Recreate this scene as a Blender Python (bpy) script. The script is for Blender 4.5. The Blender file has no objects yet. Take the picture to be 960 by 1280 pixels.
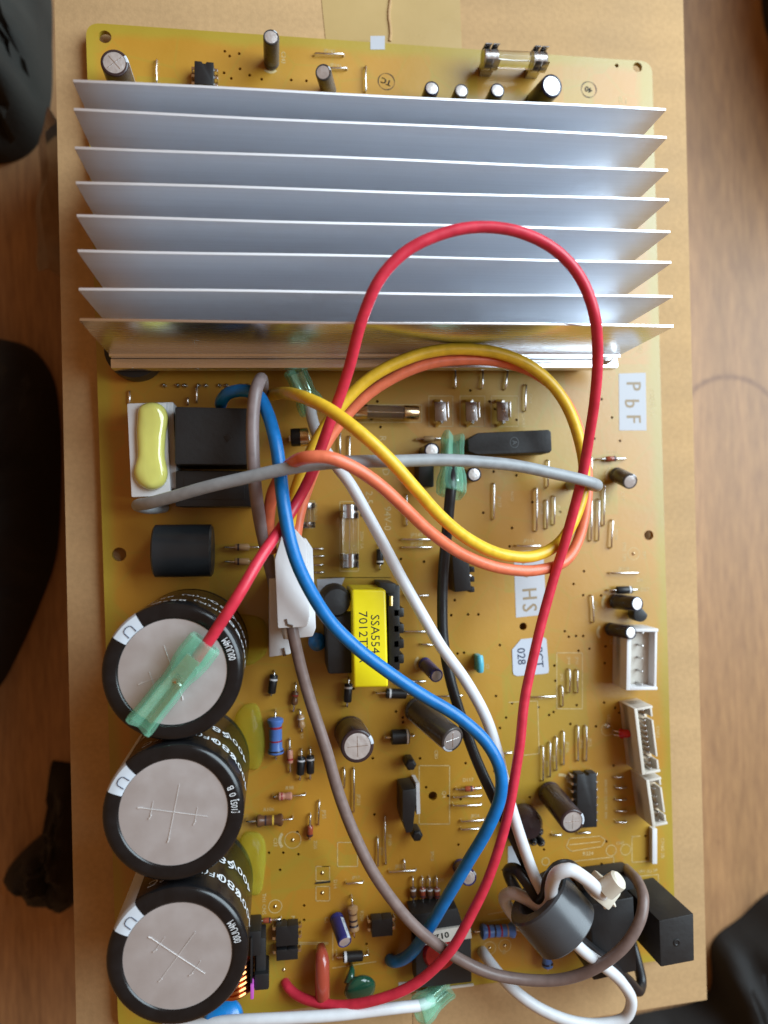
import bpy, bmesh, math, random
from mathutils import Vector, Matrix, noise

random.seed(7)
PI = math.pi
scene = bpy.context.scene
COL = scene.collection

# ------------------------------------------------------------------ camera
# board frame in millimetres: x across, y up the board, z off the board face (board face = 0)
FOC = 911.204                       # focal length in pixels of the 960 x 1280 photograph
CAM = Vector((46.985, -138.331, 207.824))
ROT = (Matrix.Rotation(-0.031731, 3, 'Z') @ Matrix.Rotation(-0.146862, 3, 'Y') @ Matrix.Rotation(0.013323, 3, 'X'))
BOXTOP = -3.6                       # top of the carton below the board face
TABLE = -95.0                       # table top below the board face
def W(p):                           # board millimetres -> world metres (table top at z = 0)
    return Vector(((p[0]-82.0)*.001, (p[1]+138.0)*.001, (p[2]-TABLE)*.001))

cam_d = bpy.data.cameras.new('camera'); cam = bpy.data.objects.new('camera', cam_d); COL.objects.link(cam)
cam_d.sensor_fit = 'VERTICAL'; cam_d.sensor_height = 24.0; cam_d.lens = FOC/1280*24.0
cam_d.clip_start = .01; cam_d.clip_end = 20
mw = ROT.to_4x4(); mw.translation = W(CAM); cam.matrix_world = mw
cam_d.dof.use_dof = True; cam_d.dof.focus_distance = .184; cam_d.dof.aperture_fstop = 6.0
scene.camera = cam

# ------------------------------------------------------------------ light
world = bpy.data.worlds.new('World'); scene.world = world; world.use_nodes = True
bg = world.node_tree.nodes['Background']; bg.inputs[0].default_value = (.83, .42, .18, 1); bg.inputs[1].default_value = .345
def area(name, loc_mm, target_mm, sx, sy, power, color):
    d = bpy.data.lights.new(name, 'AREA'); d.shape = 'RECTANGLE'; d.size = sx; d.size_y = sy; d.energy = power; d.color = color
    o = bpy.data.objects.new(name, d); COL.objects.link(o); o.location = W(loc_mm)
    o.rotation_euler = (W(target_mm)-W(loc_mm)).to_track_quat('-Z', 'Y').to_euler(); return o
area('window_light', (792, 190, 610), (90, -110, 0), .92, .84, 26.5, (.72, .89, 1.0))
scene.view_settings.view_transform = 'Standard'; scene.view_settings.look = 'None'
scene.view_settings.exposure = 0.0; scene.view_settings.gamma = 1.0; scene.view_settings.use_curve_mapping = False
scene.cycles.use_denoising = True
scene.cycles.max_bounces = 14; scene.cycles.transmission_bounces = 8; scene.cycles.glossy_bounces = 12
scene.cycles.sample_clamp_indirect = 6.0; scene.cycles.caustics_reflective = False; scene.cycles.caustics_refractive = False

# ------------------------------------------------------------------ helpers
def at(px, py, z=0.0):              # photograph pixel + height off the board -> board millimetres
    d = ROT @ Vector(((px-480)/FOC, -(py-640)/FOC, -1.0))
    t = (z-CAM.z)/d.z
    return CAM + d*t
def mm(px, z=0.0): return px*(CAM.z-z)/FOC*1.005
def srgb(r, g, b):
    f = lambda c: (c/255/12.92) if c/255 <= .04045 else ((c/255+.055)/1.055)**2.4
    return (f(r), f(g), f(b))

class MB:                           # mesh collector, board millimetres
    def __init__(s): s.v = []; s.f = []
    def add(s, vs, fs, M=None):
        n = len(s.v)
        s.v += [tuple(M @ Vector(v)) if M is not None else tuple(v) for v in vs]
        s.f += [tuple(i+n for i in f) for f in fs]; return s
    def box(s, c, size, M=None):
        x, y, z = size[0]/2, size[1]/2, size[2]/2
        vs = [(c[0]+a*x, c[1]+b*y, c[2]+d*z) for d in (-1, 1) for b in (-1, 1) for a in (-1, 1)]
        return s.add(vs, [(0,2,3,1),(4,5,7,6),(0,1,5,4),(2,6,7,3),(0,4,6,2),(1,3,7,5)], M)
    def prism(s, poly, z0, z1, M=None):
        n = len(poly)
        ar = sum(poly[i][0]*poly[(i+1)%n][1]-poly[(i+1)%n][0]*poly[i][1] for i in range(n))
        if ar < 0: poly = list(reversed(poly))
        vs = [(p[0], p[1], z0) for p in poly]+[(p[0], p[1], z1) for p in poly]
        fs = [tuple(reversed(range(n))), tuple(range(n, 2*n))]+[(i, (i+1)%n, (i+1)%n+n, i+n) for i in range(n)]
        return s.add(vs, fs, M)
    def lathe(s, prof, M=None, n=24, a0=0, a1=2*PI, close=False):
        full = abs(a1-a0) > 6.28
        k = n if full else n+1
        vs = [(r*math.cos(a0+(a1-a0)*i/n), r*math.sin(a0+(a1-a0)*i/n), z) for (r, z) in prof for i in range(k)]
        fs = []
        m = len(prof)
        for j in range(m if close else m-1):
            jj = (j+1) % m
            for i in range(n):
                i2 = (i+1) % k
                fs.append((j*k+i, j*k+i2, jj*k+i2, jj*k+i))
        if full and not close:
            if prof[0][0] > 1e-6: fs.append(tuple(reversed(range(k))))
            if prof[-1][0] > 1e-6: fs.append(tuple((m-1)*k+i for i in range(k)))
        return s.add(vs, fs, M)
    def tube(s, pts, r, n=10, rad=None, flat=None):
        pts = [Vector(p) for p in pts]
        m = len(pts); up = None; vs = []
        for i, p in enumerate(pts):
            t = (pts[min(i+1, m-1)]-pts[max(i-1, 0)]).normalized()
            if up is None:
                up = Vector((0, 0, 1)) if abs(t.z) < .9 else Vector((0, 1, 0))
            up = (up-t*up.dot(t)).normalized()
            sd = t.cross(up)
            rr = rad[i] if rad else r
            for k in range(n):
                a = 2*PI*k/n
                vs.append(p+(sd*math.cos(a)+up*math.sin(a)*(flat or 1))*rr)
        fs = [(i*n+k, (i+1)*n+k, (i+1)*n+(k+1)%n, i*n+(k+1)%n) for i in range(m-1) for k in range(n)]
        fs += [tuple(range(n)), tuple(reversed(range((m-1)*n, m*n)))]
        return s.add(vs, fs)

def smooth_path(pts, step=1.2):     # centripetal Catmull-Rom
    P = [Vector(p) for p in pts]
    P = [P[0]*2-P[1]]+P+[P[-1]*2-P[-2]]
    out = []
    for i in range(1, len(P)-2):
        p0, p1, p2, p3 = P[i-1:i+3]
        t0 = 0; t1 = t0+max((p1-p0).length, 1e-4)**.5; t2 = t1+max((p2-p1).length, 1e-4)**.5; t3 = t2+max((p3-p2).length, 1e-4)**.5
        n = max(2, int((p2-p1).length/step))
        for k in range(n):
            t = t1+(t2-t1)*k/n
            a1 = p0*((t1-t)/(t1-t0))+p1*((t-t0)/(t1-t0)); a2 = p1*((t2-t)/(t2-t1))+p2*((t-t1)/(t2-t1)); a3 = p2*((t3-t)/(t3-t2))+p3*((t-t2)/(t3-t2))
            b1 = a1*((t2-t)/(t2-t0))+a2*((t-t0)/(t2-t0)); b2 = a2*((t3-t)/(t3-t1))+a3*((t-t1)/(t3-t1))
            out.append(b1*((t2-t)/(t2-t1))+b2*((t-t1)/(t2-t1)))
    out.append(P[-2]); return out

def to_mesh(name, mb, bevel=0, base=None, seg=2, angle=40):
    me = bpy.data.meshes.new(name); b = W(base) if base is not None else Vector((0, 0, 0))
    me.from_pydata([tuple(W(v)-b) for v in mb.v], [], mb.f)
    bm = bmesh.new(); bm.from_mesh(me)
    bmesh.ops.recalc_face_normals(bm, faces=bm.faces)
    if bevel:
        es = [e for e in bm.edges if len(e.link_faces) == 2 and e.calc_face_angle(0) > .6]
        bmesh.ops.bevel(bm, geom=es, offset=bevel*.001, segments=seg, profile=.6, affect='EDGES', clamp_overlap=True)
    bm.to_mesh(me); bm.free()
    me.polygons.foreach_set('use_smooth', [True]*len(me.polygons))
    me.set_sharp_from_angle(angle=math.radians(angle)); me.update()
    return me
def thing(name, label, cat, base=(0, 0, 0), group=None):
    o = bpy.data.objects.new(name, None); COL.objects.link(o); o.location = W(base); o.empty_display_size = .004
    o['label'] = label; o['category'] = cat
    if group: o['group'] = group
    o['_b'] = [float(c) for c in base]
    return o
def base_of(o):
    while o.parent: o = o.parent
    return Vector(o['_b'])
def part(name, mb, mat, parent, bevel=0, seg=2, angle=40):
    b = base_of(parent)
    o = bpy.data.objects.new(name, to_mesh(name, mb, bevel, b, seg, angle)); COL.objects.link(o)
    o.data.materials.append(mat); o.parent = parent
    return o
def single(name, mb, mat, label, cat, base=(0, 0, 0), group=None, bevel=0, kind=None):
    o = bpy.data.objects.new(name, to_mesh(name, mb, bevel, base)); COL.objects.link(o); o.location = W(base)
    o.data.materials.append(mat); o['_b'] = [float(c) for c in base]
    o['label'] = label; o['category'] = cat
    if group: o['group'] = group
    if kind: o['kind'] = kind
    return o
def frame(o, zdir, xdir=(1, 0, 0)):  # 4x4 with z along zdir
    z = Vector(zdir).normalized(); x = Vector(xdir); x = (x-z*x.dot(z))
    if x.length < 1e-4: x = Vector((0, 1, 0))
    x.normalize(); y = z.cross(x)
    m = Matrix((x, y, z)).transposed().to_4x4(); m.translation = Vector(o); return m
def rotz(o, a):
    m = Matrix.Rotation(a, 4, 'Z'); m.translation = Vector(o); return m

_txt = {}
def text_mesh(s):                   # unit-height lettering, centred; cached
    if s in _txt: return _txt[s]
    c = bpy.data.curves.new('lettering', 'FONT'); c.body = s; c.align_x = 'CENTER'; c.align_y = 'CENTER'; c.size = 1.4; c.resolution_u = 2
    o = bpy.data.objects.new('lettering', c); COL.objects.link(o)
    dg = bpy.context.evaluated_depsgraph_get(); me = o.evaluated_get(dg).to_mesh()
    vs = [tuple(v.co) for v in me.vertices]; fs = [tuple(p.vertices) for p in me.polygons]
    o.evaluated_get(dg).to_mesh_clear(); bpy.data.objects.remove(o); bpy.data.curves.remove(c)
    _txt[s] = (vs, fs); return vs, fs
def text_on(mb, s, M, h, sx=1.0, bold=0):
    vs, fs = text_mesh(s)
    mb.add([(x*h*sx, y*h, 0) for x, y, z in vs], fs, M)
    for k in range(bold):
        d = h*.05*(k+1)
        mb.add([(x*h*sx+d, y*h, .002) for x, y, z in vs], fs, M)

# ------------------------------------------------------------------ materials
def mat(name, col, rough=.5, metal=0, var=.12, vscale=120, bump=0, bscale=800, spec=.5, trans=0, ior=1.45, coat=0, stretch=None, sss=0, rvar=1.0):
    m = bpy.data.materials.new(name); m.use_nodes = True; nt = m.node_tree; N = nt.nodes; L = nt.links
    p = N['Principled BSDF']
    p.inputs['Roughness'].default_value = rough; p.inputs['Metallic'].default_value = metal
    p.inputs['Specular IOR Level'].default_value = spec; p.inputs['IOR'].default_value = ior
    p.inputs['Transmission Weight'].default_value = trans; p.inputs['Coat Weight'].default_value = coat; p.inputs['Coat Roughness'].default_value = .08
    if sss:
        p.inputs['Subsurface Weight'].default_value = sss; p.inputs['Subsurface Radius'].default_value = (.002, .002, .002); p.inputs['Subsurface Scale'].default_value = .5
    tc = N.new('ShaderNodeTexCoord'); mp = N.new('ShaderNodeMapping'); L.new(tc.outputs['Object'], mp.inputs[0])
    if stretch: mp.inputs['Scale'].default_value = stretch
    no = N.new('ShaderNodeTexNoise'); no.inputs['Scale'].default_value = vscale; no.inputs['Detail'].default_value = 5; L.new(mp.outputs[0], no.inputs['Vector'])
    mx = N.new('ShaderNodeMix'); mx.data_type = 'RGBA'; mx.blend_type = 'MULTIPLY'; mx.inputs['Factor'].default_value = 1
    mx.inputs['A'].default_value = (*col, 1)
    rp = N.new('ShaderNodeMapRange'); L.new(no.outputs['Fac'], rp.inputs[0]); rp.inputs[1].default_value = .3; rp.inputs[2].default_value = .7
    rp.inputs[3].default_value = 1-var; rp.inputs[4].default_value = 1+var*.5
    L.new(rp.outputs[0], mx.inputs['B']); L.new(mx.outputs['Result'], p.inputs['Base Color'])
    r2 = N.new('ShaderNodeMapRange'); L.new(no.outputs['Fac'], r2.inputs[0]); r2.inputs[1].default_value = .3; r2.inputs[2].default_value = .7
    r2.inputs[3].default_value = max(.02, rough*(1-.15*rvar)); r2.inputs[4].default_value = min(1, rough*(1+.2*rvar)); L.new(r2.outputs[0], p.inputs['Roughness'])
    if bump:
        n2 = N.new('ShaderNodeTexNoise'); n2.inputs['Scale'].default_value = bscale; n2.inputs['Detail'].default_value = 4; L.new(mp.outputs[0], n2.inputs['Vector'])
        b = N.new('ShaderNodeBump'); b.inputs['Strength'].default_value = bump; b.inputs['Distance'].default_value = .0004
        L.new(n2.outputs['Fac'], b.inputs['Height']); L.new(b.outputs[0], p.inputs['Normal'])
    m['p'] = 0
    return m
def P(m): return m.node_tree.nodes['Principled BSDF']

M_ = {}
M_['black'] = mat('black_plastic', (.012, .012, .013), .42, bump=.08)
M_['blackmatte'] = mat('black_moulded_plastic', (.016, .0155, .016), .55, bump=.15)
M_['sleeve_black'] = mat('black_capacitor_sleeve', (.008, .008, .009), .22, var=.3, vscale=300, bump=.03, bscale=300)
M_['sleeve_brown'] = mat('brown_capacitor_sleeve', (.045, .026, .026), .25)
M_['sleeve_grey'] = mat('grey_capacitor_sleeve', (.07, .06, .058), .28)
M_['sleeve_blue'] = mat('violet_blue_capacitor_sleeve', (.03, .03, .16), .25)
M_['sleeve_navy'] = mat('navy_capacitor_sleeve', (.012, .013, .035), .22)
M_['silver'] = mat('capacitor_aluminium', (.68, .65, .64), .34, metal=.65, var=.16, vscale=260, bump=.25, bscale=900)
M_['silver_dull'] = mat('scuffed_capacitor_aluminium', (.58, .57, .58), .40, metal=.65, var=.06, vscale=140, bump=.05, bscale=420)
M_['score'] = mat('stamped_groove', (.68, .64, .62), .35, metal=.3, var=.2)
M_['tin'] = mat('tinned_wire', (.80, .78, .76), .22, metal=1, var=.2)
M_['solder'] = mat('solder', (.72, .70, .68), .25, metal=1, var=.25)
M_['brass'] = mat('brass_cap', (.72, .55, .33), .25, metal=1, var=.2)
M_['steel'] = mat('clip_steel', (.55, .53, .52), .28, metal=1, var=.3, bump=.2)
M_['steeldark'] = mat('dark_tab_steel', (.32, .29, .28), .25, metal=1, var=.4)
M_['white'] = mat('white_nylon', (.66, .655, .66), .42, var=.06)
M_['cream'] = mat('cream_nylon', (.62, .58, .51), .45, var=.08, sss=.1)
M_['creamdark'] = mat('cream_nylon_floor', (.62, .50, .36), .55)
M_['tie'] = mat('natural_nylon', (.66, .62, .52), .38, var=.08, sss=.2)
M_['bluestripe'] = mat('pale_blue_stripe', (.55, .60, .66), .35, var=.05)
M_['print_white'] = mat('white_print', (.72, .74, .76), .5, var=.1)
M_['silk'] = mat('silkscreen_ink', (.56, .43, .21), .6, var=.3, vscale=900)
M_['silkwhite'] = mat('white_silkscreen_patch', (.47, .48, .51), .5, var=.05)
M_['inkgold'] = mat('bare_board_lettering', (.30, .22, .13), .5)
M_['inkblue'] = mat('dark_blue_ink', (.04, .05, .09), .6)
M_['inkblack'] = mat('black_ink', (.02, .018, .012), .6)
M_['sticker'] = mat('paper_sticker', (.50, .54, .61), .6, var=.05)
M_['yellowtape'] = mat('yellow_polyester_tape', (.80, .66, .01), .33, var=.06, bump=.1, bscale=300)
M_['red'] = mat('red_wire_jacket', (.60, .03, .06), .36, var=.16, vscale=420, bump=.10, bscale=260)
M_['yellow'] = mat('yellow_wire_jacket', (.76, .47, .03), .36, var=.16, vscale=420, bump=.10, bscale=260)
M_['orange'] = mat('orange_wire_jacket', (.74, .175, .085), .36, var=.16, vscale=420, bump=.10, bscale=260)
M_['bluewire'] = mat('blue_wire_jacket', (.004, .155, .46), .33, var=.16, vscale=420, bump=.10, bscale=260)
M_['greywire'] = mat('grey_wire_jacket', (.30, .32, .335), .42, var=.16, vscale=420, bump=.10, bscale=260)
M_['mauve'] = mat('grey_brown_wire_jacket', (.24, .185, .18), .4, var=.16, vscale=420, bump=.10, bscale=260)
M_['brownwire'] = mat('brown_wire_jacket', (.19, .135, .12), .38, var=.16, vscale=420, bump=.1, bscale=260)
M_['whitewire'] = mat('white_wire_jacket', (.64, .655, .68), .38, var=.05, vscale=420, bump=.05, bscale=260)
M_['blackwire'] = mat('black_wire_jacket', (.012, .012, .014), .36, var=.16, vscale=420, bump=.10, bscale=260)
M_['ferrite'] = mat('coated_ferrite', (.06, .065, .072), .27, var=.15, bump=.06, bscale=300)
M_['choke'] = mat('black_sleeving', (.018, .022, .026), .34, var=.2, bump=.05, bscale=200)
M_['resblue'] = mat('blue_resistor_lacquer', (.085, .19, .52), .35)
M_['resbrown'] = mat('brown_resistor_lacquer', (.13, .055, .025), .3)
M_['restan'] = mat('tan_resistor_lacquer', (.42, .25, .12), .35)
M_['respink'] = mat('pink_resistor_lacquer', (.55, .25, .17), .35)
M_['band_red'] = mat('red_band', (.33, .02, .03), .35)
M_['band_gold'] = mat('gold_band', (.65, .42, .06), .35)
M_['band_dark'] = mat('dark_band', (.03, .02, .03), .35)
M_['band_white'] = mat('white_band', (.7, .7, .72), .35)
M_['glassred'] = mat('orange_glass_diode', (.30, .06, .03), .12, spec=.7)
M_['copper'] = mat('enamelled_copper', (.62, .22, .07), .22, metal=1, var=.25)
M_['magenta'] = mat('magenta_tape', (.55, .10, .50), .4)
M_['greendisc'] = mat('green_lacquer', (.012, .075, .042), .18, var=.2, coat=.5)
M_['bluedisc'] = mat('blue_lacquer', (.01, .20, .55), .25, coat=.4)
M_['cyan'] = mat('cyan_lacquer', (.09, .42, .55), .28)
M_['redfilm'] = mat('red_brown_lacquer', (.36, .06, .035), .22, var=.15, coat=.5)
M_['redcore'] = mat('red_tape', (.34, .02, .02), .3)
M_['ledred'] = mat('red_led_epoxy', (.75, .02, .02), .12, trans=.35)
M_['cloth'] = mat('black_cloth', (.017, .0155, .015), .9, var=.4, vscale=40, bump=.5, bscale=1200)
M_['clothgrey'] = mat('dark_grey_cloth', (.024, .024, .020), .9, var=.5, vscale=25, bump=.4, bscale=900)
M_['clothbrown'] = mat('dark_cloth', (.020, .016, .014), .85, var=.4, vscale=40, bump=.5, bscale=1200)
def clear_mat(name, col, rough=.1, ior=1.4, mixw=.5):     # tinted translucent plastic
    m = mat(name, col, rough, trans=mixw, ior=ior, var=.1, vscale=300, bump=.15, bscale=350, sss=0); return m
def see_through(name, col, tint, fac, rough=.16):   # thin-walled milky plastic: clear tinted share + diffuse/translucent share under one gloss
    m = bpy.data.materials.new(name); m.use_nodes = True; nt = m.node_tree; N = nt.nodes; L = nt.links
    p = N['Principled BSDF']; p.inputs['Base Color'].default_value = (*col, 1); p.inputs['Roughness'].default_value = rough; p.inputs['Subsurface Weight'].default_value = .35; p.inputs['Subsurface Radius'].default_value = (.002, .002, .002); p.inputs['Subsurface Scale'].default_value = .6
    tr = N.new('ShaderNodeBsdfTransparent'); tr.inputs[0].default_value = (*tint, 1); mx = N.new('ShaderNodeMixShader'); out = N['Material Output']
    tc = N.new('ShaderNodeTexCoord'); no = N.new('ShaderNodeTexNoise'); no.inputs['Scale'].default_value = 350; no.inputs['Detail'].default_value = 3; L.new(tc.outputs['Object'], no.inputs['Vector'])
    mr = N.new('ShaderNodeMapRange'); L.new(no.outputs['Fac'], mr.inputs[0]); mr.inputs[1].default_value = .3; mr.inputs[2].default_value = .7; mr.inputs[3].default_value = fac*.8; mr.inputs[4].default_value = fac*1.2
    b = N.new('ShaderNodeBump'); b.inputs['Strength'].default_value = .25; b.inputs['Distance'].default_value = .0004; L.new(no.outputs['Fac'], b.inputs['Height']); L.new(b.outputs[0], p.inputs['Normal'])
    lw = N.new('ShaderNodeLayerWeight'); lw.inputs[0].default_value = .35; ad = N.new('ShaderNodeMath'); ad.operation = 'MULTIPLY_ADD'; ad.use_clamp = True; L.new(lw.outputs['Facing'], ad.inputs[0]); ad.inputs[1].default_value = .42; L.new(mr.outputs[0], ad.inputs[2]); L.new(b.outputs[0], lw.inputs['Normal'])
    L.new(ad.outputs[0], mx.inputs[0]); L.new(tr.outputs[0], mx.inputs[1]); L.new(p.outputs[0], mx.inputs[2]); L.new(mx.outputs[0], out.inputs['Surface']); return m
M_['green_clear'] = see_through('green_translucent_nylon', (.36, .80, .58), (.90, .99, .95), .11)
M_['glass'] = clear_mat('clear_glass', (.95, .93, .90), .03, 1.2, .96)
M_['glue_yellow'] = mat('yellow_glue', (.80, .77, .20), .07, var=.08, trans=.15, coat=.7, sss=.2)
M_['glue_green'] = see_through('yellow_green_glue', (.62, .63, .09), (.98, .98, .74), .11)
M_['film'] = clear_mat('clear_plastic_film', (.72, .70, .66), .22, 1.1, .88)

def build_board_mat():
    m = bpy.data.materials.new('amber_phenolic_board'); m.use_nodes = True; nt = m.node_tree; N = nt.nodes; L = nt.links; p = N['Principled BSDF']
    tc = N.new('ShaderNodeTexCoord')
    # bare laminate strip round the rim (no copper behind it) is greener than the copper-backed field
    sx = N.new('ShaderNodeSeparateXYZ'); L.new(tc.outputs['Object'], sx.inputs[0])
    def math_(op, a, b=None, v=None):
        n = N.new('ShaderNodeMath'); n.operation = op
        if hasattr(a, 'links') or hasattr(a, 'is_linked'): L.new(a, n.inputs[0])
        else: n.inputs[0].default_value = a
        if b is not None:
            if hasattr(b, 'is_linked'): L.new(b, n.inputs[1])
            else: n.inputs[1].default_value = b
        return n.outputs[0]
    ax = math_('ABSOLUTE', math_('SUBTRACT', sx.outputs[0], .082)); ay = math_('ABSOLUTE', math_('ADD', sx.outputs[1], .138))
    dx = math_('SUBTRACT', .082, ax); dy = math_('SUBTRACT', .1375, ay); d = math_('MINIMUM', dx, dy)
    n1 = N.new('ShaderNodeTexNoise'); n1.inputs['Scale'].default_value = 60; n1.inputs['Detail'].default_value = 3; L.new(tc.outputs['Object'], n1.inputs['Vector'])
    dd = math_('ADD', d, math_('MULTIPLY', math_('SUBTRACT', n1.outputs['Fac'], .5), .004))
    rim = N.new('ShaderNodeMapRange'); rim.interpolation_type = 'SMOOTHSTEP'; L.new(dd, rim.inputs[0]); rim.inputs[1].default_value = .0010; rim.inputs[2].default_value = .0045
    vor = N.new('ShaderNodeTexVoronoi'); vor.distance = 'CHEBYCHEV'; vor.inputs['Scale'].default_value = 55; vor.inputs['Randomness'].default_value = .9; L.new(tc.outputs['Object'], vor.inputs['Vector'])
    sv = N.new('ShaderNodeSeparateColor'); L.new(vor.outputs['Color'], sv.inputs[0])
    cop = N.new('ShaderNodeMapRange'); L.new(sv.outputs[0], cop.inputs[0]); cop.inputs[1].default_value = .55; cop.inputs[2].default_value = .75
    n2 = N.new('ShaderNodeTexNoise'); n2.inputs['Scale'].default_value = 22; n2.inputs['Detail'].default_value = 4; L.new(tc.outputs['Object'], n2.inputs['Vector'])
    c1 = N.new('ShaderNodeMix'); c1.data_type = 'RGBA'; c1.inputs['A'].default_value = (.50, .235, .019, 1); c1.inputs['B'].default_value = (.40, .275, .026, 1)
    n4 = N.new('ShaderNodeTexNoise'); n4.inputs['Scale'].default_value = 14; n4.inputs['Detail'].default_value = 2; L.new(tc.outputs['Object'], n4.inputs['Vector'])
    r4 = N.new('ShaderNodeMapRange'); L.new(n4.outputs['Fac'], r4.inputs[0]); r4.inputs[1].default_value = .4; r4.inputs[2].default_value = .6
    v2 = N.new('ShaderNodeTexVoronoi'); v2.feature = 'DISTANCE_TO_EDGE'; v2.inputs['Scale'].default_value = 70; L.new(tc.outputs['Object'], v2.inputs['Vector'])   # etched gaps between copper areas behind the laminate
    e2 = N.new('ShaderNodeMapRange'); L.new(v2.outputs['Distance'], e2.inputs[0]); e2.inputs[1].default_value = .03; e2.inputs[2].default_value = .0; e2.inputs[3].default_value = 0; e2.inputs[4].default_value = .35
    L.new(math_('MINIMUM', math_('ADD', math_('ADD', math_('MULTIPLY', cop.outputs[0], .45), math_('MULTIPLY', r4.outputs[0], .25)), e2.outputs[0]), 1.0), c1.inputs['Factor'])
    c2 = N.new('ShaderNodeMix'); c2.data_type = 'RGBA'; c2.inputs['A'].default_value = (.41, .285, .025, 1); L.new(c1.outputs['Result'], c2.inputs['B']); L.new(rim.outputs[0], c2.inputs['Factor'])
    c3 = N.new('ShaderNodeMix'); c3.data_type = 'RGBA'; c3.blend_type = 'MULTIPLY'; c3.inputs['Factor'].default_value = 1; L.new(c2.outputs['Result'], c3.inputs['A'])
    mr = N.new('ShaderNodeMapRange'); L.new(n2.outputs['Fac'], mr.inputs[0]); mr.inputs[1].default_value = .3; mr.inputs[2].default_value = .7; mr.inputs[3].default_value = .74; mr.inputs[4].default_value = .98
    L.new(mr.outputs[0], c3.inputs['B']); L.new(c3.outputs['Result'], p.inputs['Base Color'])
    rr = N.new('ShaderNodeMapRange'); L.new(n2.outputs['Fac'], rr.inputs[0]); rr.inputs[1].default_value = .3; rr.inputs[2].default_value = .7; rr.inputs[3].default_value = .30; rr.inputs[4].default_value = .42
    L.new(rr.outputs[0], p.inputs['Roughness']); p.inputs['Specular IOR Level'].default_value = .8
    n3 = N.new('ShaderNodeTexNoise'); n3.inputs['Scale'].default_value = 900; n3.inputs['Detail'].default_value = 3; L.new(tc.outputs['Object'], n3.inputs['Vector'])
    b = N.new('ShaderNodeBump'); b.inputs['Strength'].default_value = .06; b.inputs['Distance'].default_value = .0004; L.new(n3.outputs['Fac'], b.inputs['Height']); L.new(b.outputs[0], p.inputs['Normal'])
    return m
M_['board'] = build_board_mat()

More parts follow.
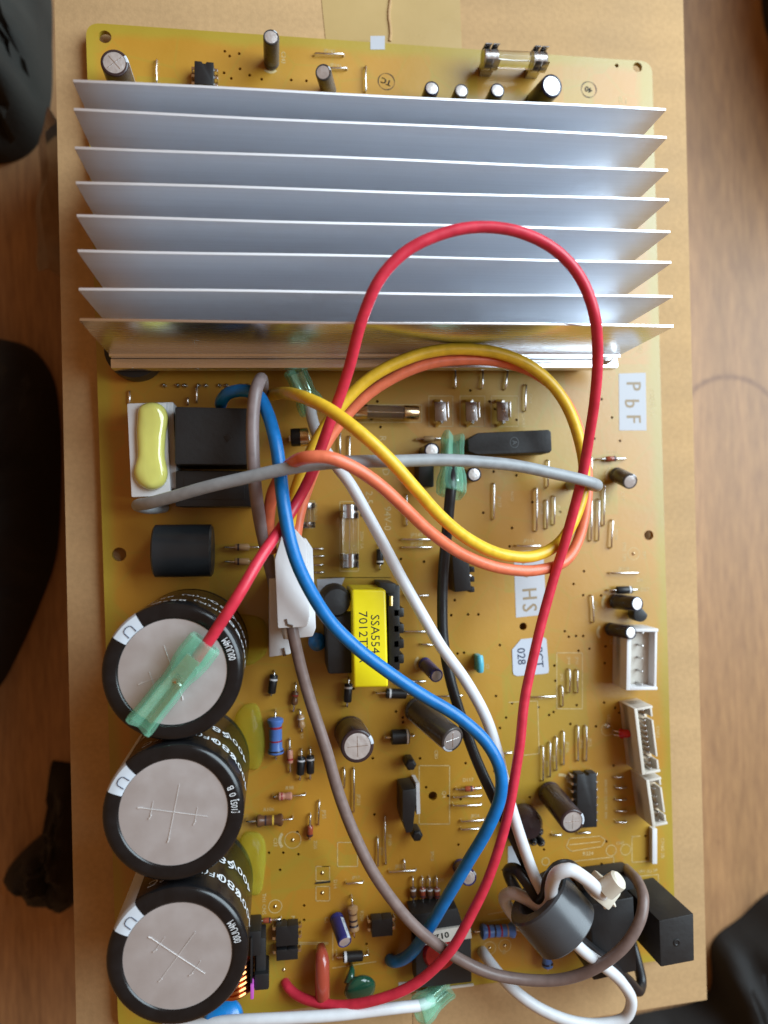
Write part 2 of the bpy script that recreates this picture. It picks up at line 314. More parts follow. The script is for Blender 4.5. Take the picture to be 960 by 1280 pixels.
def build_wood():
    m = bpy.data.materials.new('varnished_wood'); m.use_nodes = True; nt = m.node_tree; N = nt.nodes; L = nt.links; p = N['Principled BSDF']
    tc = N.new('ShaderNodeTexCoord'); mp = N.new('ShaderNodeMapping'); mp.inputs['Scale'].default_value = (1, .09, 1); L.new(tc.outputs['Object'], mp.inputs[0])
    n1 = N.new('ShaderNodeTexNoise'); n1.inputs['Scale'].default_value = 650; n1.inputs['Detail'].default_value = 8; n1.inputs['Roughness'].default_value = .65; L.new(mp.outputs[0], n1.inputs['Vector'])
    n2 = N.new('ShaderNodeTexNoise'); n2.inputs['Scale'].default_value = 55; n2.inputs['Detail'].default_value = 4; n2.inputs['Distortion'].default_value = .6; L.new(mp.outputs[0], n2.inputs['Vector'])
    r = N.new('ShaderNodeValToRGB'); L.new(n1.outputs['Fac'], r.inputs[0])
    r.color_ramp.elements[0].position = .38; r.color_ramp.elements[0].color = (.275, .145, .068, 1)
    r.color_ramp.elements[1].position = .62; r.color_ramp.elements[1].color = (.385, .212, .094, 1)
    x = N.new('ShaderNodeMix'); x.data_type = 'RGBA'; x.blend_type = 'MULTIPLY'; x.inputs['Factor'].default_value = 1; L.new(r.outputs[0], x.inputs['A'])
    mr = N.new('ShaderNodeMapRange'); L.new(n2.outputs['Fac'], mr.inputs[0]); mr.inputs[1].default_value = .3; mr.inputs[2].default_value = .7; mr.inputs[3].default_value = .80; mr.inputs[4].default_value = 1.08
    L.new(mr.outputs[0], x.inputs['B'])
    # worn ring left by a pot or glass, and two small dents
    def ring(prev, c, rad, w, col, jitter=.0012, arc=None):
        d = N.new('ShaderNodeVectorMath'); d.operation = 'DISTANCE'; L.new(tc.outputs['Object'], d.inputs[0]); d.inputs[1].default_value = tuple(c)
        s = N.new('ShaderNodeMath'); s.operation = 'SUBTRACT'; L.new(d.outputs['Value'], s.inputs[0]); s.inputs[1].default_value = rad
        a = N.new('ShaderNodeMath'); a.operation = 'ABSOLUTE'; L.new(s.outputs[0], a.inputs[0])
        j = N.new('ShaderNodeTexNoise'); j.inputs['Scale'].default_value = 500; L.new(tc.outputs['Object'], j.inputs['Vector'])
        k = N.new('ShaderNodeMath'); k.operation = 'MULTIPLY_ADD'; L.new(j.outputs['Fac'], k.inputs[0]); k.inputs[1].default_value = jitter*2; L.new(a.outputs[0], k.inputs[2])
        q = N.new('ShaderNodeMapRange'); q.interpolation_type = 'SMOOTHSTEP'; L.new(k.outputs[0], q.inputs[0]); q.inputs[1].default_value = w+jitter; q.inputs[2].default_value = jitter*.6; q.inputs[3].default_value = 0; q.inputs[4].default_value = .75
        fac = q.outputs[0]
        if arc is not None:      # only the far side of the ring is worn in
            sp = N.new('ShaderNodeSeparateXYZ'); L.new(tc.outputs['Object'], sp.inputs[0]); g2 = N.new('ShaderNodeMapRange'); g2.interpolation_type = 'SMOOTHSTEP'; L.new(sp.outputs[1], g2.inputs[0]); g2.inputs[1].default_value = arc; g2.inputs[2].default_value = arc+.006
            ml = N.new('ShaderNodeMath'); ml.operation = 'MULTIPLY'; L.new(q.outputs[0], ml.inputs[0]); L.new(g2.outputs[0], ml.inputs[1]); fac = ml.outputs[0]
        e = N.new('ShaderNodeMix'); e.data_type = 'RGBA'; L.new(fac, e.inputs['Factor']); L.new(prev, e.inputs['A']); e.inputs['B'].default_value = (*col, 1); return e.outputs['Result']
    a, b, c = [W(at(u, v, TABLE)) for u, v in ((868, 487), (908, 471), (960, 493))]
    D = 2*(a.x*(b.y-c.y)+b.x*(c.y-a.y)+c.x*(a.y-b.y))
    ux = ((a.x**2+a.y**2)*(b.y-c.y)+(b.x**2+b.y**2)*(c.y-a.y)+(c.x**2+c.y**2)*(a.y-b.y))/D
    uy = ((a.x**2+a.y**2)*(c.x-b.x)+(b.x**2+b.y**2)*(a.x-c.x)+(c.x**2+c.y**2)*(b.x-a.x))/D
    cc = Vector((ux, uy, 0)); out = ring(x.outputs['Result'], cc, (a-cc).length, .0021, (.12, .05, .025), .0012, cc.y+(a-cc).length*.45)
    for u, v, s in ((896, 266, .0008), (917, 106, .0007), (898, 1052, .0012)):
        out = ring(out, W(at(u, v, TABLE)), 0, s, (.16, .075, .04), .0004)
    L.new(out, p.inputs['Base Color']); p.inputs['Roughness'].default_value = .48; p.inputs['Specular IOR Level'].default_value = .35
    b_ = N.new('ShaderNodeBump'); b_.inputs['Strength'].default_value = .12; b_.inputs['Distance'].default_value = .0005; L.new(n1.outputs['Fac'], b_.inputs['Height']); L.new(b_.outputs[0], p.inputs['Normal'])
    return m
M_['wood'] = build_wood()

def build_card():
    m = mat('corrugated_cardboard', (.46, .295, .145), .8, var=.10, vscale=35, bump=.12, bscale=1500, spec=.25); nt = m.node_tree; N = nt.nodes; L = nt.links
    # faint flute lines across the liner and flecks of recycled fibre
    mp = [n for n in N if n.bl_idname == 'ShaderNodeMapping'][0]
    w = N.new('ShaderNodeTexWave'); w.bands_direction = 'Y'; w.inputs['Scale'].default_value = 26; w.inputs['Distortion'].default_value = 1.2; w.inputs['Detail'].default_value = 2; L.new(mp.outputs[0], w.inputs['Vector'])
    n = N.new('ShaderNodeTexNoise'); n.inputs['Scale'].default_value = 700; n.inputs['Detail'].default_value = 6; L.new(mp.outputs[0], n.inputs['Vector'])
    mr = N.new('ShaderNodeMapRange'); L.new(n.outputs['Fac'], mr.inputs[0]); mr.inputs[1].default_value = .35; mr.inputs[2].default_value = .65; mr.inputs[3].default_value = .94; mr.inputs[4].default_value = 1.04
    mw_ = N.new('ShaderNodeMapRange'); L.new(w.outputs['Fac'], mw_.inputs[0]); mw_.inputs[3].default_value = .965; mw_.inputs[4].default_value = 1.01
    k = N.new('ShaderNodeMath'); k.operation = 'MULTIPLY'; L.new(mr.outputs[0], k.inputs[0]); L.new(mw_.outputs[0], k.inputs[1])
    p = P(m); src = p.inputs['Base Color'].links[0].from_socket
    x = N.new('ShaderNodeMix'); x.data_type = 'RGBA'; x.blend_type = 'MULTIPLY'; x.inputs['Factor'].default_value = 1; L.new(src, x.inputs['A']); L.new(k.outputs[0], x.inputs['B']); L.new(x.outputs['Result'], p.inputs['Base Color'])
    return m
M_['card'] = build_card()
M_['tape'] = mat('clear_packing_tape', (.46, .32, .135), .30, var=.1, vscale=40, bump=.1, bscale=200)

def build_alu(nm='extruded_aluminium', rg=.58):
    m = mat(nm, (.79, .81, .85), rg, metal=1, var=.03, vscale=60, stretch=(.12, 20, 20), rvar=.15); nt = m.node_tree; N = nt.nodes; L = nt.links; p = P(m)
    tc = N.new('ShaderNodeTexCoord'); mp = N.new('ShaderNodeMapping'); mp.inputs['Scale'].default_value = (.02, 1, 1); L.new(tc.outputs['Object'], mp.inputs[0])
    n = N.new('ShaderNodeTexNoise'); n.inputs['Scale'].default_value = 1500; n.inputs['Detail'].default_value = 6; L.new(mp.outputs[0], n.inputs['Vector'])
    b = N.new('ShaderNodeBump'); b.inputs['Strength'].default_value = .06; b.inputs['Distance'].default_value = .0002; L.new(n.outputs['Fac'], b.inputs['Height']); L.new(b.outputs[0], p.inputs['Normal'])
    return m
M_['alu'] = build_alu(); M_['alu_front'] = build_alu('milled_aluminium', .27)

# ------------------------------------------------------------------ table, carton
mb = MB(); c0 = at(480, 640, TABLE)
mb.add([(c0.x-900, c0.y-900, TABLE), (c0.x+900, c0.y-900, TABLE), (c0.x+900, c0.y+900, TABLE), (c0.x-900, c0.y+900, TABLE)], [(0, 1, 2, 3)])
o = single('table_surface', mb, M_['wood'], 'varnished light brown wooden surface under the carton', 'table', (82, -138, TABLE), kind='structure')

bx_tl, bx_tr, bx_br = at(66, -75, BOXTOP), at(854, -2, BOXTOP), at(884, 1250, BOXTOP)
bx_bl = at(97, 1372, BOXTOP)
box = thing('cardboard_box', 'brown cardboard carton with taped flaps lying under the circuit board', 'carton', (82, -138, TABLE))
seam_t = at(487, -40, BOXTOP); seam_b = bx_bl.lerp(bx_br, .5)
seam_t = bx_tl.lerp(bx_tr, .535)
TH = 3.0
def quadpoly(*ps): return [(p.x, p.y) for p in ps]
side = MB(); ins = 1.0
cx_ = sum((bx_tl.x, bx_tr.x, bx_br.x, bx_bl.x))/4; cy_ = sum((bx_tl.y, bx_tr.y, bx_br.y, bx_bl.y))/4
outer = [(p.x, p.y) for p in (bx_tl, bx_tr, bx_br, bx_bl)]
inner = [(x+(cx_-x)*.035, y+(cy_-y)*.025) for x, y in outer]
for i in range(4):
    j = (i+1) % 4
    side = MB(); side.prism([outer[i], outer[j], inner[j], inner[i]], TABLE+.2, BOXTOP-TH-.05); part('side_panel', side, M_['card'], box, .6)
def flap(a, b, c, d, nm):
    f = MB(); n = 14; vs = []; fs = []
    A, B, C_, D_ = [Vector((p.x, p.y, 0)) for p in (a, b, c, d)]
    f.prism([(A.x, A.y), (B.x, B.y), (C_.x, C_.y), (D_.x, D_.y)], BOXTOP-TH, BOXTOP); part(nm, f, M_['card'], box, .2, 2)
g = (bx_tr-bx_tl).normalized()*.04
flap(bx_tl, seam_t-g, seam_b-g, bx_bl, 'flap'); flap(seam_t+g, bx_tr, bx_br, seam_b+g, 'flap')
t = MB(); a_, b_ = at(395, -70, BOXTOP), at(572, -70, BOXTOP); cdn = at(410, 80, BOXTOP); ddn = at(578, 80, BOXTOP)
t.prism([(a_.x, a_.y), (b_.x, b_.y), (ddn.x, ddn.y), (cdn.x, cdn.y)], BOXTOP+.02, BOXTOP+.12); part('packing_tape', t, M_['tape'], box)
t = MB()
for k in range(12):
    f0, f1 = k/12, (k+1)/12
    u0 = at(487+1.2*math.sin(k*1.3), -60+f0*112, BOXTOP); u1 = at(487+1.2*math.sin((k+1)*1.3), -60+f1*112, BOXTOP)
    t.tube([(u0.x, u0.y, BOXTOP+.15), (u1.x, u1.y, BOXTOP+.15)], .45, 6)
part('raised_seam', t, M_['card'], box)

# ------------------------------------------------------------------ dark cloth bundles round the carton
def bundle(name, label, cat, outline, ctr, H, mt, seed, folds=.25, z0=TABLE, fr=.05):
    n = len(outline); pts = [at(u, v, z0) for u, v in outline]; c = at(ctr[0], ctr[1], z0)
    ring = smooth_path([(p.x, p.y, 0) for p in pts]+[(pts[0].x, pts[0].y, 0)], 2.5)[:-1]
    m = MB(); K = 12; R = len(ring); vs = []; fs = []
    for k in range(K+1):
        s = 1-(k/K)**1.3*.97
        for q in ring:
            x, y = c.x+(q.x-c.x)*s, c.y+(q.y-c.y)*s
            nz = noise.noise(Vector((x*fr+seed, y*fr*.6, seed)))+.5*abs(noise.noise(Vector((x*fr*2.3, y*fr*2, seed*3))))
            z = z0+.3+H*math.sqrt(max(0, 1-s**2.2))*max(.45, 1+folds*nz)
            vs.append((x, y, z))
    for k in range(K):
        for i in range(R): fs.append((k*R+i, k*R+(i+1) % R, (k+1)*R+(i+1) % R, (k+1)*R+i))
    fs.append(tuple(K*R+i for i in range(R))); fs.append(tuple(reversed(range(R))))
    m.add(vs, fs)
    return single(name, m, mt, label, cat, (c.x, c.y, z0))
bundle('crumpled_jacket', 'crumpled dark grey green cloth lying beyond the upper corner of the carton', 'cloth',
       [(-60, -80), (30, -90), (62, -20), (66, 60), (64, 130), (50, 178), (25, 200), (-20, 206), (-70, 190)], (-10, 60), 45, M_['clothgrey'], 3.1, 1.1, TABLE, .11)
bundle('black_cushion', 'large black rounded cushion against the long side of the carton', 'cushion',
       [(-90, 420), (0, 424), (40, 436), (66, 470), (76, 530), (76, 640), (70, 700), (48, 762), (22, 820), (0, 858), (-70, 920)], (-30, 640), 46, M_['cloth'], 9.7, .55, TABLE, .06)
bundle('folded_strap', 'small black folded strap end with a pointed tip beside the carton', 'strap',
       [(66, 950), (96, 958), (100, 1030), (100, 1120), (86, 1130), (40, 1124), (22, 1108), (8, 1092), (30, 1062), (58, 1036), (78, 1004)], (72, 1070), 14, M_['clothbrown'], 5.2, .9, TABLE, .16)
bundle('black_trousers', 'black cloth draped below the lower corner of the carton', 'cloth',
       [(640, 1300), (800, 1266), (884, 1240), (890, 1176), (925, 1146), (965, 1112), (1060, 1090), (1080, 1400), (660, 1420)], (900, 1330), 30, M_['cloth'], 2.4, .8, TABLE, .09)
bundle('dark_pouch', 'dark blurred pouch beyond the fuse, enlarged out of view for shade', 'pouch',
       [(975, -300), (1150, -300), (1240, 60), (1230, 230), (1130, 300), (1040, 250), (1000, 150), (982, 90), (958, 44), (950, -30), (955, -150)], (1070, -70), 125, M_['clothbrown'], 6.6, .12)  # unseen bulk and height added to cast shade on the table
# clear plastic film poking out along the carton side
fl = MB(); rows = []
for k in range(24):
    f = k/23; u = 60-18*math.sin(f*2.6)-4*math.sin(f*9); v = 150+f*190
    p0 = at(u, v, -70); p1 = at(72, v, -62)
    rows += [(p0.x, p0.y, -72+3*math.sin(f*14)), ((p0.x+p1.x)/2, p0.y, -64+4*math.sin(f*11+1)), (p1.x, p1.y, -70+2*math.sin(f*17))]
fl.add(rows, [(i*3+j, i*3+j+1, (i+1)*3+j+1, (i+1)*3+j) for i in range(23) for j in range(2)])
fl.add([(x, y, z-.25) for x, y, z in rows], [(i*3+j, (i+1)*3+j, (i+1)*3+j+1, i*3+j+1) for i in range(23) for j in range(2)])
single('plastic_film', fl, M_['film'], 'crumpled clear plastic film between dark cloth and the carton side', 'plastic film', tuple(at(60, 240, TABLE)))

# ------------------------------------------------------------------ circuit board
B_TL, B_TR, B_BR, B_BL = at(107, 28, 0), at(815, 77, 0), at(845, 1198, 0), at(148, 1291, 0)
board = thing('circuit_board', 'amber printed circuit board carrying the components, lying on the carton', 'circuit board', (82, -138, -1.6))
def build_substrate():
    cu = bpy.data.curves.new('substrate', 'CURVE'); cu.dimensions = '2D'; cu.fill_mode = 'BOTH'
    def spl(pts):
        s = cu.splines.new('POLY'); s.points.add(len(pts)-1)
        for i, p in enumerate(pts): s.points[i].co = (p[0], p[1], 0, 1)
        s.use_cyclic_u = True
    cs = [B_TL, B_TR, B_BR, B_BL]; out = []
    for i, c in enumerate(cs):
        a, b = cs[i-1]-c, cs[(i+1) % 4]-c; a.normalize(); b.normalize(); r = 4.0
        p0, p2 = c+a*r, c+b*r
        for k in range(9):
            t_ = k/8; q = p0*(1-t_)**2+c*2*t_*(1-t_)+p2*t_**2; out.append((q.x, q.y))
    spl(out)
    def hole(u, v, r, n=14):
        c = at(u, v, 0); spl([(c.x+r*math.cos(-2*PI*k/n), c.y+r*math.sin(-2*PI*k/n)) for k in range(n)])
    for u, v, r in ((131, 46, 1.75), (797, 84, 1.5), (771, 82, .6), (149, 693, 1.9), (811, 669, 1.5), (541, 995, 1.3), (654, 783, 1.15)): hole(u, v, r, 24)
    vias = [(281,64),(287,70),(299,67),(300,86),(280,91),(289,98),(312,94),(327,99),(364,100),(383,101),(765,522),(775,551),(766,520),(752,499),
            (640,660),(700,640),(688,684),(637,683),(604,641),(530,702),(730,714),(717,730),(729,744),(706,789),(711,796),(720,795),(729,795),
            (564,769),(585,768),(598,768),(572,817),(580,816),(620,870),(640,879),(673,884),(692,890),(693,832),(694,851),(757,808),(756,829),(769,885),(774,891),
            (767,957),(713,905),(745,908),(692,891),(625,910),(560,995),(525,948),(582,954),(618,964),(573,1056),(354,1066),(373,1068),(380,1132),(380,1150),(330,1163),
            (458,1180),(668,1104),(752,1080),(680,1062),(758,1052),(807,1045),(808,1073),(640,1170),(466,948),(355,1150),(306,1152)]
    rv = random.Random(3)
    vias += [(rv.uniform(330, 800), rv.uniform(480, 1180)) for _ in range(70)]
    seen = []
    for u, v in vias:
        if all((u-a)**2+(v-b)**2 > 30 for a, b in seen): seen.append((u, v)); hole(u, v, .42, 8)
    cu.extrude = .8
    ob = bpy.data.objects.new('tmp', cu); COL.objects.link(ob)
    dg = bpy.context.evaluated_depsgraph_get(); me = ob.evaluated_get(dg).to_mesh()
    m = MB(); m.add([(v.co.x, v.co.y, v.co.z-.8) for v in me.vertices], [tuple(p.vertices) for p in me.polygons])
    ob.evaluated_get(dg).to_mesh_clear(); bpy.data.objects.remove(ob); return m
_sub = build_substrate()
sub = part('substrate', _sub, M_['board'], board, angle=30)
# material is laid out in the substrate's own frame: shift so that x 0..0.164, y 0..-0.275
for n_ in M_['board'].node_tree.nodes:
    pass
sub.data.transform(Matrix.Translation(Vector((.082, -.138, 0)))); sub.location = (-.082, .138, 0)

silk = MB(); ZS = .03
def line(p, q, w=.20, z=ZS):
    a, b = at(*p), at(*q); d = (b-a)
    if d.length < 1e-4: return
    n = Vector((-d.y, d.x, 0)).normalized()*w/2; e = d.normalized()*w/2
    silk.add([(v.x, v.y, z) for v in (a-n-e, b-n+e, b+n+e, a+n-e)], [(0, 1, 2, 3)])
def rect(x0, y0, x1, y1, sk=0): line((x0, y0), (x1, y0+sk)); line((x1, y0+sk), (x1, y1+sk)); line((x1, y1+sk), (x0, y1)); line((x0, y1), (x0, y0))
def circ(u, v, rp, w=.18, a0=0, a1=2*PI, n=24):
    c = at(u, v); r = mm(rp)
    vs = []
    for k in range(n+1):
        a = a0+(a1-a0)*k/n
        vs += [(c.x+(r-w/2)*math.cos(a), c.y+(r-w/2)*math.sin(a), ZS), (c.x+(r+w/2)*math.cos(a), c.y+(r+w/2)*math.sin(a), ZS)]
    silk.add(vs, [(2*k, 2*k+1, 2*k+3, 2*k+2) for k in range(n)])
def code(s, u, v, rot=0, hp=5.5, sx=1.0):
    c = at(u, v); text_on(silk, s, rotz((c.x, c.y, ZS), math.radians(rot)-.0317), mm(hp), sx)
for r in ((524, 957, 562, 1030), (696, 816, 728, 886), (536, 495, 566, 533), (575, 495, 606, 533), (614, 495, 648, 533), (403, 1083, 412, 1083)): rect(*r)
for y in (1083, 1108): rect(395, y, 412, y+18)
rect(422, 1053, 447, 1083); rect(427, 506, 527, 528); rect(425, 627, 448, 714); rect(379, 626, 393, 660)
rect(400, 722, 488, 722); line((636, 878), (672, 876)); line((672, 876), (674, 942)); line((674, 942), (655, 944))
rect(370, 1178, 410, 1180); line((416, 1166), (416, 1200)); line((416, 1210), (470, 1202)); line((790, 1045), (790, 1078)); line((790, 1078), (815, 1076)); line((800, 1045), (790, 1046))
line((610, 1143), (680, 1130)); line((610, 1152), (680, 1140)); line((705, 1078), (767, 1071)); line((767, 1071), (767, 1085)); line((770, 1098), (823, 1093)); line((823, 1093), (823, 1105))
for a, b in (((712, 1048), (750, 1045)), ((750, 1045), (757, 1050)), ((757, 1050), (752, 1058)), ((752, 1058), (714, 1064)), ((714, 1064), (708, 1058)), ((708, 1058), (712, 1048)), ((712, 1056), (750, 1052))): line(a, b)
for c in ((366, 1050, 10), (344, 1133, 8), (792, 692, 8), (612, 1185, 8), (631, 1182, 8), (764, 1063, 7), (782, 1062, 7), (759, 912, 8), (682, 1077, 5)): circ(*c)
# white crescents that mark the minus side of the radial capacitors
def crescent(u, v, rp, a): circ(u, v, rp, .8, a-.75, a+.75, 10)
for c in ((338, 80, 10, -1.57), (769, 594, 12, 2.9), (763, 753, 11, 3.0), (757, 790, 11, 3.1), (530, 830, 11, 3.0), (362, 1050, 12, 3.1), (700, 985, 17, .9)): crescent(*c)
for s, u, v, r, h in (('C243', 354, 72, -90, 5), ('JP142', 412, 64, 0, 4.5), ('JP141', 420, 82, 0, 4.5), ('R1', 779, 126, 0, 9), ('94V-0', 484, 648, -90, 9), ('R', 478, 548, -90, 9), ('D', 482, 590, -90, 9), ('2-5', 461, 622, -90, 9),
        ('250V 5A', 394, 640, -90, 4.5), ('250V 5A', 452, 675, -90, 4.5), ('JP140', 521, 669, 0, 5), ('JP139', 521, 680, 0, 5), ('JP127', 624, 627, -90, 4.5), ('JP128', 677, 636, -90, 4.5), ('JP129', 688, 643, -90, 4.5), ('JP130', 698, 638, -90, 4.5),
        ('JP111', 661, 676, 0, 4.5), ('JP137', 744, 588, -90, 4.5), ('JP132', 759, 625, -90, 4.5), ('JP131', 743, 645, -90, 4.5), ('JP133', 752, 645, -90, 4.5), ('JP134', 770, 668, -90, 4.5), ('D103', 766, 566, 0, 5), ('C17', 778, 620, -90, 5),
        ('FM1 TP5', 780, 690, -90, 5), ('TP1', 805, 694, -90, 5), ('JP118', 780, 711, 0, 4.5), ('D6', 800, 725, 0, 5), ('D67', 806, 737, 0, 5), ('C14', 757, 757, -90, 4.5), ('C6', 764, 802, -90, 4.5), ('JP115', 744, 758, -90, 4.5),
        ('JP45', 702, 847, -90, 4), ('JP44', 711, 826, -90, 4), ('JP43', 721, 826, -90, 4), ('LED1', 761, 900, -90, 4.5), ('JP9', 683, 955, -90, 4.5), ('JP8', 692, 948, -90, 4.5), ('JP7', 700, 940, -90, 4.5), ('JP106', 709, 934, -90, 4.5), ('JP10', 727, 930, -90, 4.5), ('JP22', 737, 928, -90, 4.5),
        ('IC4', 709, 974, -90, 4), ('R94 R93 R92 R91 R90', 757, 999, -90, 4), ('R224', 735, 1067, 0, 5), ('CN60 2B', 828, 1060, -90, 5), ('CN53', 822, 915, -90, 4.5), ('W1 (L) 3P', 810, 1089, 0, 4.5), ('CN7', 775, 1054, 0, 4),
        ('L801', 680, 872, 0, 4.5), ('L802', 634, 941, 0, 4.5), ('D117', 585, 975, 0, 4.5), ('JP54', 594, 1020, 0, 4.5), ('C80', 545, 943, -90, 4.5), ('Q4', 555, 993, -90, 5), ('JP201', 448, 1000, -90, 4.5), ('JP55', 405, 1018, -90, 4.5),
        ('JP74', 477, 1064, -90, 4), ('JP109', 487, 1050, -90, 4.5), ('JP256', 501, 1083, 0, 4.5), ('JP17', 445, 1097, 0, 4), ('R106', 336, 1012, 0, 4.5), ('R98', 362, 985, 0, 4.5), ('C33', 344, 1053, -90, 4.5), ('ZD5', 394, 1056, -90, 4), ('D14', 419, 1105, -90, 4.5),
        ('R204', 452, 1145, -90, 4.5), ('C8', 408, 1150, -90, 4.5), ('PC4', 366, 1150, -90, 4.5), ('TH1 CN5', 330, 1130, -90, 4.5), ('C7', 609, 833, -90, 4), ('R9', 377, 920, -90, 4), ('C3 C5', 375, 945, -90, 4), ('D8', 385, 560, 0, 4), ('NIWA1', 654, 525, -90, 4.5),
        ('CN9', 663, 498, -90, 4.5), ('A61D', 640, 620, -90, 4), ('T1', 510, 865, 0, 4), ('A', 762, 472, -90, 5), ('(4)', 800, 436, -90, 7), ('(003A-1)', 815, 503, -90, 7), ('3PCB', 540, 1070, -90, 4), ('Z', 630, 1190, 0, 5), ('D2 D3 D4 D5', 540, 1101, 0, 3.8)):
    code(s, u, v, r, h)
so = part('silkscreen_print', silk, M_['silk'], board); so['kind'] = 'stuff'

def patch(name, px, m_, lets, lm, z=.06, th=.05):
    pp = [at(u, v) for u, v in px]; b = MB(); b.prism([(p.x, p.y) for p in pp], z-th, z)
    o_ = part(name, b, m_, board)
    if lets:
        t_ = MB()
        for s, u, v, rot, hp, sx, bold in lets:
            c = at(u, v); text_on(t_, s, rotz((c.x, c.y, z+.02), math.radians(rot)), mm(hp), sx, bold)
        part('lettering', t_, lm, o_)
    return o_
def rr(x0, y0, x1, y1, s0=0): return [(x0, y0), (x1, y0+s0), (x1, y1+s0), (x0, y1)]
o = patch('printed_label', [(773.5, 467), (807, 466), (808, 538), (774, 538)], M_['silkwhite'], [('P', 791, 482, -90, 21, .85, 1), ('b', 789, 504, -90, 21, .85, 1), ('F', 791, 523, -90, 21, .85, 1)], M_['inkgold']); o['label'] = 'white printed box with the letters PbF'
o = patch('printed_label', [(642, 690), (679, 687), (683, 768), (645, 772)], M_['silkwhite'], [('R', 660, 698, -88, 20, .8, 1), ('o', 660, 715, -88, 20, .9, 1), ('H', 661, 742, -88, 20, .8, 1), ('S', 661, 759, -88, 20, .85, 1)], M_['inkgold']); o['label'] = 'white printed box ending in the letters HS'
o = patch('paper_sticker', [(651, 799), (678, 796), (682, 798), (683, 800), (686, 838), (685, 841), (681, 842), (646, 845), (642, 843), (641, 840), (640, 812)], M_['sticker'], [('PCT', 673, 821, -88, 11, .95, 1), ('028', 651, 820, -88, 11, .95, 1)], M_['inkblue'], .16, .14); o['label'] = 'white cut corner sticker reading 028'
patch('printed_patch', rr(463, 45, 481, 62), M_['silkwhite'], None, None)
patch('printed_patch', [(396, 724), (431, 722), (422, 744), (398, 750)], M_['silkwhite'], None, None)
patch('printed_patch', [(635, 1058), (648, 1056), (656, 1088), (635, 1090)], M_['silkwhite'], None, None)
patch('printed_patch', [(498, 1228), (516, 1226), (517, 1240), (499, 1242)], M_['silkwhite'], None, None)
# ink inspection stamps
for u, v, s in ((483, 102, 'TC'), (736, 112, '40')):
    b = MB(); c = at(u, v); r = 2.4
    for rad in (r, r-.42):
        vs = []
        for k in range(29):
            a = 2*PI*k/28; w_ = .10+.05*math.sin(3*a+u)
            vs += [(c.x+(rad-w_)*math.cos(a), c.y+(rad-w_)*math.sin(a), .05), (c.x+(rad+w_)*math.cos(a), c.y+(rad+w_)*math.sin(a), .05)]
        if rad == r: b.add(vs, [(2*k, 2*k+1, 2*k+3, 2*k+2) for k in range(28)])
    text_on(b, s, rotz((c.x, c.y, .05), math.radians(160)), 1.7, 1, 2); part('ink_stamp', b, M_['inkblack'], board)
# black slot between two square pads
b = MB(); p, q = at(394, 1104), at(413, 1102); b.tube([(p.x, p.y, .02), (q.x, q.y, .02)], .28, 6); part('slot', b, M_['inkblack'], board)

JUMP = [(196,75,196,103),(457,83,457,114),(393,68,430,69),(412,86,434,86),(246,483,246,503),(235,497,235,506),(162,489,162,505),(569,464,569,485),(603,464,602,486),(634,464,631,487),(657,481,656,514),
 (425,540,425,572),(437,545,437,590),(388,686,404,686),(388,695,405,695),(388,706,404,706),(388,715,405,715),(508,618,508,657),(502,674,540,674),(502,684,540,684),(617,604,617,649),(670,610,670,664),(683,625,683,661),(692,620,692,656),
 (685,575,684,609),(645,682,676,682),(739,571,738,595),(755,605,754,657),(739,624,738,676),(748,624,747,676),(765,650,763,685),(728,640,728,668),(762,716,798,716),(739,744,741,778),(664,871,695,870),(702,857,703,883),(711,836,711,866),(721,837,721,866),
 (678,933,678,976),(687,928,687,971),(695,921,695,963),(704,914,704,956),(722,907,722,951),(732,907,732,951),(505,789,536,789),(526,805,541,806),(495,852,532,851),(543,870,578,869),(567,996,602,994),(566,1006,602,1005),(576,1026,605,1024),(576,1036,599,1035),
 (638,1013,653,1012),(645,1019,665,1018),(486,1089,520,1087),(432,1103,454,1102),(472,1047,472,1083),(481,1020,482,1080),(430,960,430,985),(442,960,442,1015),(399,1001,398,1031),(767,971,779,971),(769,984,783,984),(769,999,783,999),(770,1013,783,1013),(770,1027,783,1027),
 (690,1043,702,1043),(722,1041,738,1040),(505,744,536,744),(626,941,640,940),(505,1075,506,1088)]
for x1, y1, x2, y2 in JUMP:
    a, b = at(x1, y1, .5), at(x2, y2, .5); d = b-a; L_ = d.length
    h = .95+.25*random.random(); r = .26; e = d.normalized(); n_ = MB()
    sg = Vector((-e.y, e.x, 0))*random.uniform(-.15, .15)
    pts = [(a.x, a.y, BOXTOP+.02), (a.x, a.y, .15), tuple(a+e*.10+Vector((0, 0, h*.75-.5))), tuple(a+e*.45+Vector((0, 0, h-.5))), tuple(a.lerp(b, .5)+sg+Vector((0, 0, h*.93-.5))), tuple(b-e*.45+Vector((0, 0, h-.5))), tuple(b-e*.10+Vector((0, 0, h*.75-.5))), (b.x, b.y, .15), (b.x, b.y, BOXTOP+.02)]
    n_.tube(pts, r, 8); part('jumper_wire', n_, M_['tin'], board, angle=70)
    
